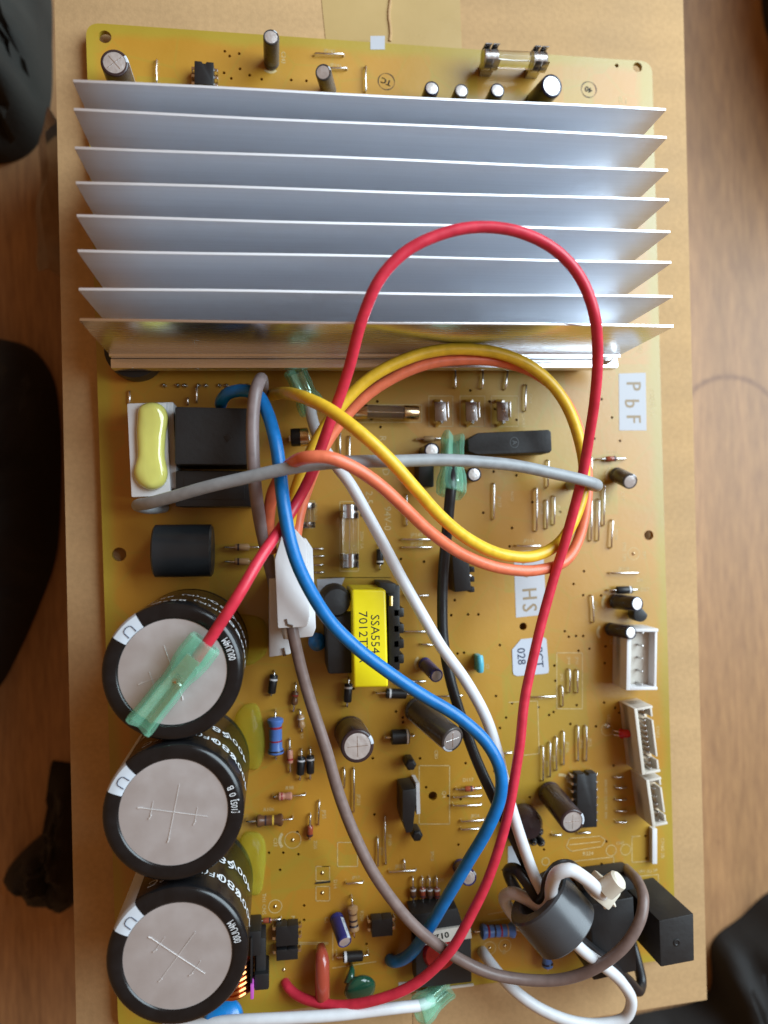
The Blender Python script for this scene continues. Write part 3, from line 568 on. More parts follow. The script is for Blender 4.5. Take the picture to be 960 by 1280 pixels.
# ------------------------------------------------------------------ heatsink
FT, FB = 41.5, 14.0
fins_px = [((95,101),(833,137)), ((93,137),(833,171)), ((93,184),(836,213)), ((94,228),(837,250)), ((95,270),(838,289)), ((96,313),(839,328)), ((97,361),(840,371)), ((98,400),(841,407))]
hs = thing('heatsink', 'large silver aluminium heatsink with eight long fins across the board', 'heatsink', (75, -68, 7))
ends = []
for l, r in fins_px:
    a, b = at(*l, FT), at(*r, FT); ends.append((a, b))
xl = sum(e[0].x for e in ends)/8; xr = sum(e[1].x for e in ends)/8
y8 = (ends[7][0].y+ends[7][1].y)/2; y1 = (ends[0][0].y+ends[0][1].y)/2
for i, (a, b) in enumerate(ends):
    yl, yr = a.y, b.y; yb = y1+(y8-y1)*i/7; t0, t1 = .75, .32      # half thickness at root and tip
    f = MB(); n = 10; vs = []
    for k in range(n+1):
        x = xl+(xr-xl)*k/n; yt = yl+(yr-yl)*k/n; ym = (yb*.45+yt*.55) if i != 7 else y8-.2
        jig = .12*math.sin(k*.9+i*2)
        vs += [(x, ym-t0, FB-.5), (x, yt-t1+jig, FT), (x, yt+t1+jig, FT), (x, ym+t0, FB-.5)]
    fs = [(k*4+j, k*4+(j+1) % 4, k*4+4+(j+1) % 4, k*4+4+j) for k in range(n) for j in range(4)]+[(3, 2, 1, 0), tuple(n*4+j for j in range(4))]
    f.add(vs, fs); part('fin', f, M_['alu_front' if i == 7 else 'alu'], hs, .12)
bp = MB(); bp.prism([(xl, y8-1.6), (xr, y8-1.6), (xr, y1+3), (xl, y1+3)], 9.5, FB-.3); part('base_plate', bp, M_['alu_front'], hs, .3)
bp = MB(); bp.prism([(xl-.1, y8-4.1), (xr+.3, y8-4.1), (xr+.3, y8-1.65), (xl-.1, y8-1.65)], 7.2, 11.2); part('foot_ledge', bp, M_['alu_front'], hs, .25)
for u, v in ((757, 449),):
    c = at(u, v, 12); s_ = MB(); s_.lathe([(0, 13.2), (1.6, 13.1), (2.3, 12.4), (2.4, 11.2)], rotz((c.x, c.y+.9, 0), 0), 18); part('screw_head', s_, M_['steel'], hs)
mod = thing('power_module', 'flat black power module clamped under the heatsink with rounded end showing', 'power module', (70, -85, 0))
m_ = MB(); m_.prism([(xl+14, y8-2.5), (xr-6, y8-2.5), (xr-6, y1+4), (xl+14, y1+4)], .1, 7.1); part('body', m_, M_['black'], mod, .4)
c = at(168, 462, 5); m_ = MB(); m_.lathe([(0, .1), (7.4, .1), (7.6, 3), (7.4, 6.4), (0, 6.9)], rotz((c.x, c.y+5.0, 0), 0), 32); part('end_boss', m_, M_['black'], mod)
for k in range(9):
    p = at(205+k*13+(k % 2)*4, 482, 0); m_ = MB(); m_.lathe([(.75, 0), (.55, .5), (.2, .9), (0, 1)], rotz((p.x, p.y, .02), 0), 10); part('solder_joint', m_, M_['solder'], mod)

# ------------------------------------------------------------------ capacitors
def ecap(label, top, z, rp, sleeve, base=None, stripe=None, topmat='silver', cross=False, group='radial electrolytic capacitors', vent_rot=0, stripe_w=.55, neck=True):
    T = at(*top, z); B = at(*base, .4) if base else Vector((T.x, T.y, .1))
    r = mm(rp, z); ax = (T-B); H = ax.length; M = frame(B, ax)
    t_ = thing('electrolytic_capacitor', label, 'capacitor', (B.x, B.y, 0), group)
    b = MB(); g_ = min(1.2, H*.12)
    prof = [(r*.86, 0), (r*.97, .15), (r, .4), (r, g_), (r*.94, g_+.25), (r*.94, g_+.45), (r, g_+.8), (r, H-.55), (r*.985, H-.2), (r*.93, H), (r*.80, H+.02), (r*.78, H-.12)]
    b.lathe(prof, M, 32); sl = part('sleeve', b, M_[sleeve], t_, angle=50)
    b = MB(); b.lathe([(0, H-.06), (r*.70, H-.06), (r*.80, H-.10), (r*.82, H-.3)], M, 28); td = part('top_disc', b, M_[topmat], t_)
    if cross:
        b = MB()
        for a in (vent_rot, vent_rot+PI/2):
            dx, dy = math.cos(a)*r*.62, math.sin(a)*r*.62
            b.tube([tuple(M @ Vector((-dx, -dy, H-.05))), tuple(M @ Vector((dx, dy, H-.05)))], .09, 6)
        part('vent_score', b, M_['tin'], td)
    if stripe is not None:
        # pale polarity stripe down the side and over the rim
        b = MB(); b.lathe([(r*1.004, g_+.9), (r*1.004, H-.55), (r*.99, H-.18), (r*.935, H+.02), (r*.81, H+.035)], M, 8, stripe-stripe_w/2, stripe+stripe_w/2)
        part('polarity_stripe', b, M_['bluestripe'], sl)
        b = MB(); nb = max(2, int(H/3.2))
        for k in range(nb):
            zz = g_+1.6+k*(H-g_-2)/nb; b.lathe([(r*1.008, zz), (r*1.008, zz+1.2)], M, 3, stripe-.05, stripe+.05)
        part('minus_marks', b, M_['inkblue'], sl)
    if base:
        for s in (-1, 1):
            b = MB(); p = M @ Vector((s*r*.42, 0, .2)); b.tube([(p.x, p.y, BOXTOP+.05), (p.x, p.y, min(p.z, .2)), tuple(M @ Vector((s*r*.42, 0, .6)))], .25, 6); part('lead', b, M_['tin'], t_)
    return t_
ecap('short dark capacitor by the corner mounting hole with a scored silver top', (143, 78), 11.5, 16.5, 'sleeve_brown', None, .35, cross=True, vent_rot=.7)
ecap('thin grey capacitor standing alone at the board edge above the fins', (339, 46), 11.5, 10, 'sleeve_grey', None, .9)
ecap('thin grey capacitor half hidden by the first fin below two jumpers', (404, 90), 11.5, 10.2, 'sleeve_grey', (411, 114), .5)
ecap('first of three small capacitors peeking over the fin, beside the stamp', (540, 110), 8, 9.5, 'sleeve_navy', None)
ecap('middle one of three small capacitors peeking over the first fin', (577, 113), 8, 9.2, 'sleeve_grey', None)
ecap('third small capacitor peeking over the fin, below the fuse clips', (622, 112.5), 8, 9.5, 'sleeve_navy', None)
ecap('fat blue capacitor peeking over the first fin below the fuse end', (690, 107), 11.5, 15, 'sleeve_navy', (668, 130))
ecap('bright topped small capacitor next to the green sleeve above the grey wire', (540, 563), 9, 10, 'sleeve_navy', None)
ecap('small navy capacitor beside the green sleeve below the grey wire', (593, 593), 7, 9.5, 'sleeve_navy', None)
ecap('tilted grey brown capacitor beside the end of the grey wire', (788, 602), 9, 10.5, 'sleeve_grey', (770, 593), 1.0)
ecap('shiny black capacitor below a black diode near the white header', (797, 755), 10, 10, 'sleeve_navy', (768, 752))
ecap('tilted violet capacitor leaning over the white five pin header', (789, 791), 10, 9, 'sleeve_navy', (762, 786))
ecap('tiny violet capacitor beside the black wire below the transformer', (546, 845), 9, 9, 'sleeve_blue', (530, 829))
ecap('squat dark brown capacitor with scored pale top below the transformer', (447, 933), 14, 21, 'sleeve_brown', (437, 914), .35, cross=True, group='medium electrolytic capacitors')
ecap('leaning grey capacitor with scored top beneath the blue wire', (566, 925), 17, 17, 'sleeve_grey', (518, 885), -2.2, cross=True, group='medium electrolytic capacitors', stripe_w=1.2)
ecap('glossy brown capacitor leaning against the long black chip', (716, 1027), 17, 16.5, 'sleeve_brown', (686, 990), .15, cross=True, vent_rot=0, group='medium electrolytic capacitors', stripe_w=1.0)
ecap('small blue capacitor half covered by the lower blue wire', (586, 1097), 10, 10.5, 'sleeve_blue', (575, 1083), .5)
ecap('bright violet capacitor lying tilted above a grey diode', (431, 1178), 8, 9, 'sleeve_blue', (420, 1146), .9)

# three large snap-in capacitors with film sleeves
def bigcap(label, top, seed, stripe_a, vent_a, texts):
    Z = 36.0; T = at(*top, Z); r = 15.8; t_ = thing('snap_in_capacitor', label, 'capacitor', (T.x, T.y, 0), 'large snap in capacitors'); H = Z-.1; M = rotz((T.x, T.y, .1), 0)
    b = MB(); b.lathe([(r*.9, 0), (r*.985, .3), (r, 1), (r, 2.6), (r*.965, 3.2), (r*.965, 3.8), (r, 4.4), (r, H-1.7), (r*.994, H-.9), (r*.965, H-.25), (r*.90, H), (r*.80, H-.05), (r*.765, H-.3), (r*.76, H-.9)], M, 72); sl = part('sleeve', b, M_['sleeve_black'], t_, angle=60)
    b = MB(); rd = r*.775; n = 48; vs = [(0, 0, H-.40)]; fs = []
    for j in range(1, 7):
        for k in range(n):
            a = 2*PI*k/n; q = rd*j/6; vs.append((q*math.cos(a), q*math.sin(a), H-.40+(.06*noise.noise(Vector((q*math.cos(a)*.22, q*math.sin(a)*.22, seed))) if j < 6 else 0)))
    fs += [(0, 1+k, 1+(k+1) % n) for k in range(n)]
    for j in range(5): fs += [(1+j*n+k, 1+(j+1)*n+k, 1+(j+1)*n+(k+1) % n, 1+j*n+(k+1) % n) for k in range(n)]
    b.add(vs, fs, M); td = part('top_disc', b, M_['silver_dull'], t_)
    b = MB()
    def sc(x0, y0, x1, y1, w=.13):
        c_, s_ = math.cos(vent_a), math.sin(vent_a)
        f = lambda x, y: tuple(M @ Vector((x*c_-y*s_, x*s_+y*c_, H-.33)))
        b.tube([f(x0, y0), f((x0+x1)/2, (y0+y1)/2), f(x1, y1)], w, 6)
    sc(-7.6, 0, 7.6, 0, .09); sc(0, -6.4, 0, 6.4, .09); sc(-5, -1.8, -5, 1.8, .08); sc(5, -1.8, 5, 1.8, .08)
    for gx, gy, ga in ((-7.6, 0, .2), (0, -6.4, 1.4), (-5, -1.8, 1.2), (5, -1.8, 1.2)): sc(gx-.5*math.cos(ga), gy-.5*math.sin(ga), gx+.5*math.cos(ga), gy+.5*math.sin(ga), .17)  # short thicker pale bars added as glints at the groove ends
    part('vent_score', b, M_['score'], td)
    w = .46; rs = r+.03
    b = MB(); b.lathe([(rs, 4.6), (rs, H-1.7), (rs*.996, H-.86), (rs*.967, H-.19), (rs*.90, H+.06), (rs*.80, H+.02), (rs*.768, H-.25)], M, 10, stripe_a-w/2, stripe_a+w/2); st = part('polarity_stripe', b, M_['bluestripe'], sl)
    b = MB(); c = Vector((math.cos(stripe_a), math.sin(stripe_a), 0)); s_ = Vector((-c.y, c.x, 0))
    loop = [(-1, 0), (-1, 2.4), (-.7, 3.0), (0, 3.3), (.7, 3.0), (1, 2.4), (1, 0)]
    b.tube([tuple(M @ (c*(r*.775+y*.66+.1)+s_*x*1.1+Vector((0, 0, H+.10)))) for x, y in loop], .11, 6); part('minus_mark', b, M_['inkblue'], st)
    b = MB()
    for s, ang, zc, h, sx in texts:
        vs, fs = text_mesh(s)
        if zc is None:   # lettering on the flat rim
            vv = []
            for x, y, z in vs:
                a = ang+x*h*sx/(r*.87); q = r*.865-y*h; q = min(q, r*.955); zz = H+.05 if q < r*.93 else H-.05
                vv.append((q*math.cos(a), q*math.sin(a), zz))
        else:
            vv = [((rs+.02)*math.cos(ang+x*h*sx/r), (rs+.02)*math.sin(ang+x*h*sx/r), zc+y*h) for x, y, z in vs]
        b.add(vv, fs, M)
    part('lettering', b, M_['print_white'], sl)
    return t_
side_txt = lambda o_: [('85°C', 1.75+o_, 30.5, 2.6, 1.1), ('μF(K)', 1.15+o_, 27.5, 2.4, 1.1), ('680', .72+o_, 27, 3.6, 1.1), ('680', .95+o_, 18, 3.6, 1.1), ('μF(K)', 1.4+o_, 18.5, 2.4, 1.1), ('400V', .3+o_, 27, 3.2, 1.1), ('400V', .5+o_, 16, 3.2, 1.1), ('85°C', 2.0+o_, 20, 2.4, 1.1), ('L', 2.2+o_, 14, 2.4, 1)]
bigcap('large black capacitor carrying the green plug end on its silver top', (216, 840), 1.3, 2.33, .3, side_txt(-.1)+[('00UU4M', .34, None, 1.7, .62)])
bigcap('large black capacitor between the other two in the row of three', (217, 1016), 4.3, 2.52, -.22, side_txt(.05)+[('[105]', .02, None, 1.5, .7), ('0', .22, None, 1.6, .8), ('B', .34, None, 1.6, .8)])
bigcap('large black capacitor last in the row beside the copper coil', (222, 1196), 7.9, 2.42, -.68, side_txt(.02)+[('00UU4M', .32, None, 1.7, .62)])
# glue dabs
def glue(label, u, v, w, h, z, m, seed, rot=0):
    c = at(u, v, z*.5); b = MB(); n = 28; K = 8; vs = []; fs = []
    for k in range(K+1):
        ph = PI/2*k/K
        for i in range(n):
            a = 2*PI*i/n; q = math.cos(ph)*(1+.13*noise.noise(Vector((math.cos(a)*1.3+seed, math.sin(a)*1.3, ph))))
            x, y = q*mm(w, z)/2*math.copysign(abs(math.cos(a))**.8, math.cos(a)), q*mm(h, z)/2*math.copysign(abs(math.sin(a))**.8, math.sin(a))
            vs.append((x, y, z*math.sin(ph)**.8*(1+.2*noise.noise(Vector((x*.25+seed, y*.25, 3))))))
    for k in range(K): fs += [(k*n+i, k*n+(i+1) % n, (k+1)*n+(i+1) % n, (k+1)*n+i) for i in range(n)]
    fs += [tuple(reversed(range(n))), tuple(K*n+i for i in range(n))]
    b.add(vs, fs, rotz((c.x, c.y, .05), rot)); return b
for lab, u, v, w, h, z, sd in (('glossy yellow green glue dab beside the capacitor under the plug', 308, 800, 52, 62, 3.2, 1), ('yellow green glue dab between the first and second large capacitor', 311, 924, 38, 84, 4.5, 2), ('yellow green glue dab between the second and third large capacitor', 314, 1082, 36, 80, 4.5, 5)):
    c = at(u, v); single('glue_dab', glue(lab, u, v, w, h, z, None, sd), M_['glue_green'], lab, 'glue', (c.x, c.y, 0), 'glue dabs by the large capacitors')

# ------------------------------------------------------------------ boxes, relays, transformer
def boxpx(u, v, wp, hp, z0, z1, rot=0):
    c = at(u, v, z1); b = MB(); b.box((0, 0, (z0+z1)/2), (mm(wp, z1), mm(hp, z1), z1-z0), rotz((c.x, c.y, 0), rot-.0317)); return b, c
t = thing('film_capacitor', 'white box capacitor with glossy yellow glue on top, under the heatsink', 'capacitor', tuple(at(185, 560)))
b, c = boxpx(186, 562, 46, 113, .1, 13.5, .05); part('case', b, M_['white'], t, .5)
b, c = boxpx(201, 557, 34, 105, .1, 11.5, .05); part('cover', b, M_['white'], t, .5)
g_ = MB(); ring = []
gp = [(174, 520, 12), (176, 509, 13), (187, 503, 15), (200, 506, 14), (207, 518, 12), (205, 545, 10), (204, 570, 9), (207, 592, 12), (203, 606, 14), (190, 613, 14), (176, 606, 14), (170, 592, 14), (174, 570, 10), (173, 545, 10)]
pts = smooth_path([tuple(at(u, v, 14)) for u, v, _ in [(189+(g[0]-189)*1.16, g[1], 0) for g in gp]]+[tuple(at(189+(gp[0][0]-189)*1.16, gp[0][1], 14))], .8)[:-1]; c = at(189, 558, 14); n = len(pts); vs = []
for k in range(9):
    ph = PI/2*k/8; s = .25+.75*math.cos(ph)
    for p in pts:
        mid = Vector((c.x, p.y+(c.y-p.y)*.22, 0)); q = mid.lerp(Vector((p.x, p.y, 0)), s)
        vs.append((q.x, q.y, 13.45+2.7*math.sin(ph)**.7+.25*noise.noise(Vector((q.x*.3, q.y*.3, 2)))))
g_.add(vs, [(k*n+i, k*n+(i+1) % n, (k+1)*n+(i+1) % n, (k+1)*n+i) for k in range(8) for i in range(n)]+[tuple(8*n+i for i in range(n)), tuple(reversed(range(n)))])
part('glue', g_, M_['glue_yellow'], t, angle=180)
t = thing('relay', 'black square relay beside the white glued capacitor under the heatsink', 'relay', tuple(at(265, 560)), 'black relays under the heatsink')
b, c = boxpx(267, 545, 92, 70, .1, 17); part('case', b, M_['blackmatte'], t, .6); b, c = boxpx(285, 547, 8, 8, 16.95, 17.12, .6); part('vent_dimple', b, M_['black'], t, .05)
t = thing('relay', 'lower black relay crossed by the grey wire', 'relay', tuple(at(265, 610)), 'black relays under the heatsink')
b, c = boxpx(268, 611, 92, 44, .1, 14); part('case', b, M_['black'], t, .6); b, c = boxpx(268, 611, 72, 26, 13.95, 14.15); part('lid_panel', b, M_['black'], t, .08)
t = thing('choke', 'black sleeved cylindrical choke lying between relay and first large capacitor', 'choke', tuple(at(228, 690)))
a, b_ = at(192, 689, 8), at(266, 688, 8); b = MB(); r = 7.0; L_ = (b_-a).length
b.lathe([(r*.72, .2), (r*.9, 0), (r, .5), (r, L_-.5), (r*.9, L_), (r*.72, L_-.2)], frame((a.x, a.y, 7.3), b_-a, (0, 0, 1)), 48); part('sleeve', b, M_['choke'], t)
b = MB(); b.lathe([(0, .4), (r*.73, .4), (r*.73, L_-.4), (0, L_-.4)], frame((a.x, a.y, 7.3), b_-a, (0, 0, 1)), 24); part('core', b, M_['blackmatte'], t)

# transformer
t = thing('transformer', 'small transformer wrapped in bright yellow printed tape with black bobbin', 'transformer', tuple(at(455, 790)))
ZT = 17.5
tl, tr, br, bl = at(440, 737, ZT), at(482.5, 737, ZT), at(485.5, 859, ZT), at(442, 860, ZT)
b = MB(); b.prism([(p.x, p.y) for p in (tl, tr, br, bl)], 2.2, ZT); wrap = part('tape_wrap', b, M_['yellowtape'], t, .7, 3)
cx = at(462, 775, ZT); b = MB(); c1 = at(468.5, 797, ZT); c2 = at(453.5, 793, ZT)
text_on(b, 'SSA554AV', rotz((c1.x, c1.y-1.2, ZT+.02), math.radians(-91)), 2.35, 1.02); text_on(b, '7012TTA', rotz((c2.x, c2.y-.6, ZT+.02), math.radians(-91)), 2.35, 1.06); part('lettering', b, M_['inkblack'], wrap)
b = MB(); p0, p1, p2, p3 = at(407, 752, 13), at(440, 748, 13), at(442, 842, 13), at(410, 843, 13); b.prism([(p.x, p.y) for p in (p0, p1, p2, p3)], .3, 13); part('winding_block', b, M_['blackmatte'], t, .8)
q = at(421, 748, 15); b = MB(); b.lathe([(0, 0), (3.6, 0), (4.2, 1.2), (4.2, 10), (3.4, 11.8), (1.2, 12.4), (0, 12.4)], rotz((q.x, q.y-1, 3), 0), 24); part('winding_end', b, M_['blackmatte'], t)
b = MB(); p0, p1, p2, p3 = at(484, 730, 10), at(500, 732, 10), at(500, 838, 10), at(487, 838, 10); b.prism([(p.x, p.y) for p in (p0, p1, p2, p3)], .3, 10); part('bobbin_flange', b, M_['black'], t, .4)
for y in (766, 786, 805, 824):
    b = MB(); c = at(498, y, 10); b.box((0, 0, 5.2), (mm(15, 10), mm(12, 10), 9.6), rotz((c.x, c.y, 0), 0)); part('bobbin_lug', b, M_['black'], t, .5)
b = MB(); p0, p1, p2, p3 = at(474, 728, 12), at(495, 729, 12), at(494, 742, 12), at(476, 742, 12); b.prism([(p.x, p.y) for p in (p0, p1, p2, p3)], .3, 12); part('bobbin_end', b, M_['blackmatte'], t, .5)
b = MB(); c = at(430, 757, 14); b.prism([(c.x-4, c.y-1.2), (c.x+3, c.y-1.6), (c.x+3.4, c.y+1.8), (c.x, c.y+.8)], 12.6, 14.4); part('tape_tail', b, M_['yellowtape'], t, .3)
b = MB(); p, q = at(489, 757, 10.4), at(489, 745, 10.4); b.tube([tuple(p), tuple(q)], .5, 8); part('pin', b, M_['brass'], t)

# second (lower) transformer with label strip
t = thing('pulse_transformer', 'black transformer with cream label strip reading 012 under the crossing wires', 'transformer', tuple(at(555, 1185)))
b = MB(); p = [at(*q, 8) for q in ((514, 1144), (572, 1135), (580, 1160), (520, 1168))]; b.prism([(q.x, q.y) for q in p], .2, 8); part('core', b, M_['blackmatte'], t, .5)
b = MB(); p = [at(*q, 7) for q in ((519, 1180), (589, 1172), (590, 1228), (521, 1236))]; b.prism([(q.x, q.y) for q in p], .2, 7); part('bobbin', b, M_['blackmatte'], t, .5)
b = MB(); c = at(556, 1205, 11); b.lathe([(0, 0), (4.6, 0), (5.0, 1), (5.0, 6.6), (4.2, 7.8), (0, 8.2)], rotz((c.x-.4, c.y+.9, .3), 0), 32); part('winding', b, M_['redcore'], t)
b = MB(); p = [at(*q, 9) for q in ((526, 1166), (588, 1157), (590, 1173), (530, 1182))]; b.prism([(q.x, q.y) for q in p], 7.9, 9); lab = part('label_strip', b, M_['cream'], t, .15)
b = MB(); c = at(553, 1169.5, 9); text_on(b, '012', rotz((c.x, c.y, 9.03), math.radians(188)), 1.7, 1.1, 2); part('lettering', b, M_['inkblack'], lab)
b = MB(); p, q = at(520, 1240, .5), at(592, 1231, .5); b.tube([(p.x, p.y, .4), (q.x, q.y, .4)], .4, 6); part('base_edge', b, M_['cream'], t)

# chips
def dip(label, u, v, wp, hp, z, n, vertical=True, pinmat='tin', rot=0, group='black chips', name='chip', pitch=None, sides=(-1, 1), spread=1.0, notch=1.0):
    c = at(u, v, z); t_ = thing(name, label, 'chip', (c.x, c.y, 0), group); w, h = mm(wp, z), mm(hp, z); M = rotz((c.x, c.y, 0), rot-.03)
    b = MB(); b.prism([(-w/2, -h/2), (w/2, -h/2), (w/2, h/2), (w*.12*notch, h/2), (w*.08*notch, h/2-w*.1*notch), (-w*.08*notch, h/2-w*.1*notch), (-w*.12*notch, h/2), (-w/2, h/2)], .7, z, M); part('body', b, M_['black'], t_, .18)
    L_ = h if vertical else w
    for s in sides:
        for k in range(n):
            q = (k-(n-1)/2)*(pitch or L_/n); b = MB(); pw = .75*spread
            x = s*(w/2+.02)
            b.box((x+s*.45, q, z*.58), (.95, pw, .28), M); b.box((x+s*.85, q, (z*.58-3)/2-.2), (.28, pw*.8, z*.58+2.8), M); part('pin', b, M_[pinmat], t_, .04)
    return t_
dip('small six pin chip poking out above the first fin', 255, 91, 23, 28, 4.2, 3, name='optocoupler')
dip('long black fourteen pin chip beside the glossy brown capacitor', 734, 1001, 27, 70, 4.2, 7)
dip('upper of two stacked optocouplers beside the third large capacitor', 359, 1170, 27, 24, 4.2, 2, name='optocoupler', notch=.3)
dip('lower of two stacked optocouplers beside the third large capacitor', 359, 1193.5, 26, 13, 4.0, 1, name='optocoupler', notch=.3)
dip('single optocoupler tucked under the grey brown wire at the lower edge', 478, 1160, 26, 21, 4.2, 2, name='optocoupler', notch=.3)
t = thing('chip', 'narrow black chip with side lugs beside the black wire', 'chip', tuple(at(578, 712)), 'black chips')
b, c = boxpx(577, 714, 22, 52, .3, 7.5, .08); part('body', b, M_['black'], t, .4)
for y in (712, 724, 737):
    b, c = boxpx(590, y, 7, 7, .3, 6.5, .08); part('lug', b, M_['black'], t, .2)
b = MB(); c = at(588, 720, 7.6); b.lathe([(0, .5), (.5, .4), (.6, 0)], rotz((c.x, c.y, 6.6), 0), 8); part('pin', b, M_['tin'], t)
t = thing('hall_module', 'flat black rectangular module with circled mark beside the green sleeve', 'module', tuple(at(640, 555)))
Zm = 9.0
p = [at(*q, Zm) for q in ((598, 541), (686, 537), (689, 540), (690, 563), (687, 566), (598, 568), (594, 567), (586, 564), (585, 549))]; b = MB(); b.prism([(q.x, q.y) for q in p], 1.5, Zm); md = part('body', b, M_['blackmatte'], t, .3)
b = MB(); c = at(643, 553, Zm)
vs = []
for k in range(25):
    a = 2*PI*k/24; vs += [(c.x+1.15*math.cos(a), c.y+1.4*math.sin(a), Zm+.02), (c.x+1.3*math.cos(a), c.y+1.55*math.sin(a), Zm+.02)]
b.add(vs, [(2*k, 2*k+1, 2*k+3, 2*k+2) for k in range(24)]); text_on(b, 'A', rotz((c.x, c.y, Zm+.02), -1.45), 1.5, .9, 0)
part('circled_mark', b, mat('grey_print', (.10, .12, .13), .5), md)
for k in range(5):
    q = at(602+k*18, 562, 1); b = MB(); b.box((q.x, q.y, .2), (.5, .4, 3.4)); part('pin', b, M_['tin'], t)

# black capacitor body under the grey wire
t = thing('black_module', 'small black block standing between yellow wire and green sleeve', 'module', tuple(at(533, 590)))
b, c = boxpx(533, 592, 20, 34, .2, 7); part('body', b, M_['black'], t, .5)

# lower corner relays
t = thing('relay', 'black upright relay overhanging the lower corner of the board', 'relay', tuple(at(800, 1120)), 'black relays at the lower corner')
Zr = 20.0
p = [at(*q, Zr) for q in ((824, 1151), (867, 1142), (868, 1201), (826, 1209))]; M0 = [(q.x, q.y) for q in p]
lo = [(x-1.0, y+.6) for x, y in M0]
b = MB(); n = 4; b.add([(x, y, .1) for x, y in lo]+[(x, y, Zr) for x, y in M0], [(3, 2, 1, 0), (4, 5, 6, 7)]+[(i, (i+1) % 4, (i+1) % 4+4, i+4) for i in range(4)]); rc = part('case', b, M_['blackmatte'], t, .35)
c = at(846, 1178, Zr); b = MB(); b.lathe([(1.0, 0), (1.05, .12), (.7, .2), (.55, .05), (0, .02)], rotz((c.x, c.y, Zr), 0), 16); part('vent_dimple', b, M_['black'], rc)
b = MB(); c = at(822, 1112, 6); b.box((c.x, c.y-.4, 11), (2.4, .9, 1.4)); part('case_notch', b, M_['black'], rc, .2)
t = thing('relay', 'second black relay largely hidden behind ferrite ring and brown wire', 'relay', tuple(at(755, 1160)), 'black relays at the lower corner')
p = [at(*q, 14) for q in ((738, 1131), (792, 1121), (796, 1214), (742, 1226))]; b = MB(); b.prism([(q.x, q.y) for q in p], .1, 14); part('case', b, M_['black'], t, .5)
t = thing('black_terminal', 'low black block behind the white cable tie', 'terminal', tuple(at(750, 1095)))
p = [at(*q, 6) for q in ((728, 1096), (790, 1088), (793, 1112), (731, 1120))]; b = MB(); b.prism([(q.x, q.y) for q in p], .1, 6); part('case', b, M_['blackmatte'], t, .5)

# ------------------------------------------------------------------ axial parts
def axial(name, label, cat, p, q, z, r, bl, bm, bands=(), bone=0, group=None, lead=.28, off=0):
    a, b_ = at(*p, z), at(*q, z); d = (b_-a).normalized(); L_ = (b_-a).length; m = a.lerp(b_, .5)+d*off
    t_ = thing(name, label, cat, (m.x, m.y, 0), group); M = frame(m-d*bl/2, d, (0, 0, 1))
    if bone: prof = [(0, 0), (r*.7, .1), (r*1.08, .5), (r*1.1, 1.2), (r*.88, 1.9), (r*.86, bl/2), (r*.88, bl-1.9), (r*1.1, bl-1.2), (r*1.08, bl-.5), (r*.7, bl-.1), (0, bl)]
    else: prof = [(0, 0), (r*.85, .03), (r, .25), (r, bl-.25), (r*.85, bl-.03), (0, bl)]
    b = MB(); b.lathe(prof, M, 18); bo = part('body', b, M_[bm], t_)
    def rad(x):
        for (r0, z0), (r1, z1) in zip(prof, prof[1:]):
            if z0 <= x <= z1: return r0+(r1-r0)*(x-z0)/max(z1-z0, 1e-6)
        return r
    for f, w, bmt in bands:
        b = MB(); x = f*bl; b.lathe([(rad(x-w/2)+.03, x-w/2), (rad(x)+.03, x), (rad(x+w/2)+.03, x+w/2)], M, 18); part('band', b, M_[bmt], bo)
    for s, e in ((-1, a), (1, b_)):
        st = m+d*s*(bl/2-.1); b = MB()
        b.tube([tuple(st), tuple(e-d*s*.5), tuple(e-d*s*.12+Vector((0, 0, -.15))), (e.x, e.y, max(0, z-.7)), (e.x, e.y, BOXTOP+.05)], lead, 8); part('lead', b, M_['tin'], t_, angle=70)
    return t_
G = 'axial resistors and diodes'
axial('resistor', 'upright blue banded resistor between large capacitor and brown wire', 'resistor', (344, 890), (345, 950), 2.6, 2.05, 10.3, 'resblue', ((.26, .6, 'band_red'), (.62, .4, 'band_red'), (.88, .4, 'band_dark'), (.45, .35, 'resblue')), 1, G)
axial('resistor', 'large blue banded resistor between red wire and ferrite ring', 'resistor', (592, 1165), (652, 1162), 2.6, 1.9, 10.5, 'resblue', ((.22, .6, 'band_red'), (.40, .5, 'band_dark'), (.58, .5, 'band_red'), (.76, .4, 'restan')), 1, G)
axial('resistor', 'small blue resistor end showing below the ferrite ring', 'resistor', (682, 1175), (685, 1214), 3.0, 1.5, 7, 'resblue', ((.8, .4, 'band_dark'),), 1, G)
axial('resistor', 'brown resistor with yellow band beside the second large capacitor', 'resistor', (308, 1027), (366, 1024), 2.2, 1.55, 7.6, 'resbrown', ((.35, .45, 'band_dark'), (.62, .5, 'band_gold')), 1, G)
axial('resistor', 'pale pink resistor lying above the brown resistor with yellow band', 'resistor', (341, 996), (382, 994), 1.6, 1.0, 4.2, 'respink', ((.3, .35, 'band_red'),), 1, G, off=-1.2)
axial('resistor', 'tan resistor with dark bands beside the bright violet capacitor', 'resistor', (440, 1124), (443, 1172), 2.2, 1.35, 7.2, 'restan', ((.55, .5, 'band_dark'), (.75, .5, 'band_dark'), (.3, .4, 'resbrown')), 1, G)
axial('diode', 'black diode just above the blue banded upright resistor', 'diode', (343, 840), (339, 870), 2.0, 1.15, 5.2, 'black', ((.25, .5, 'band_white'),), 0, G)
axial('diode', 'small black diode below the corner of the yellow transformer', 'diode', (436, 848), (434, 884), 2.0, 1.15, 5.2, 'black', ((.2, .5, 'band_white'),), 0, G)
axial('diode', 'black diode lying under the blue wire below the transformer', 'diode', (470, 866), (520, 868), 1.8, 1.4, 6, 'black', ((.2, .5, 'band_white'),), 0, G)
axial('diode', 'glass diode with reddish body near the pair of black diodes', 'diode', (362, 925), (363, 966), 1.3, .85, 3.6, 'respink', ((.7, .5, 'band_red'),), 0, G)
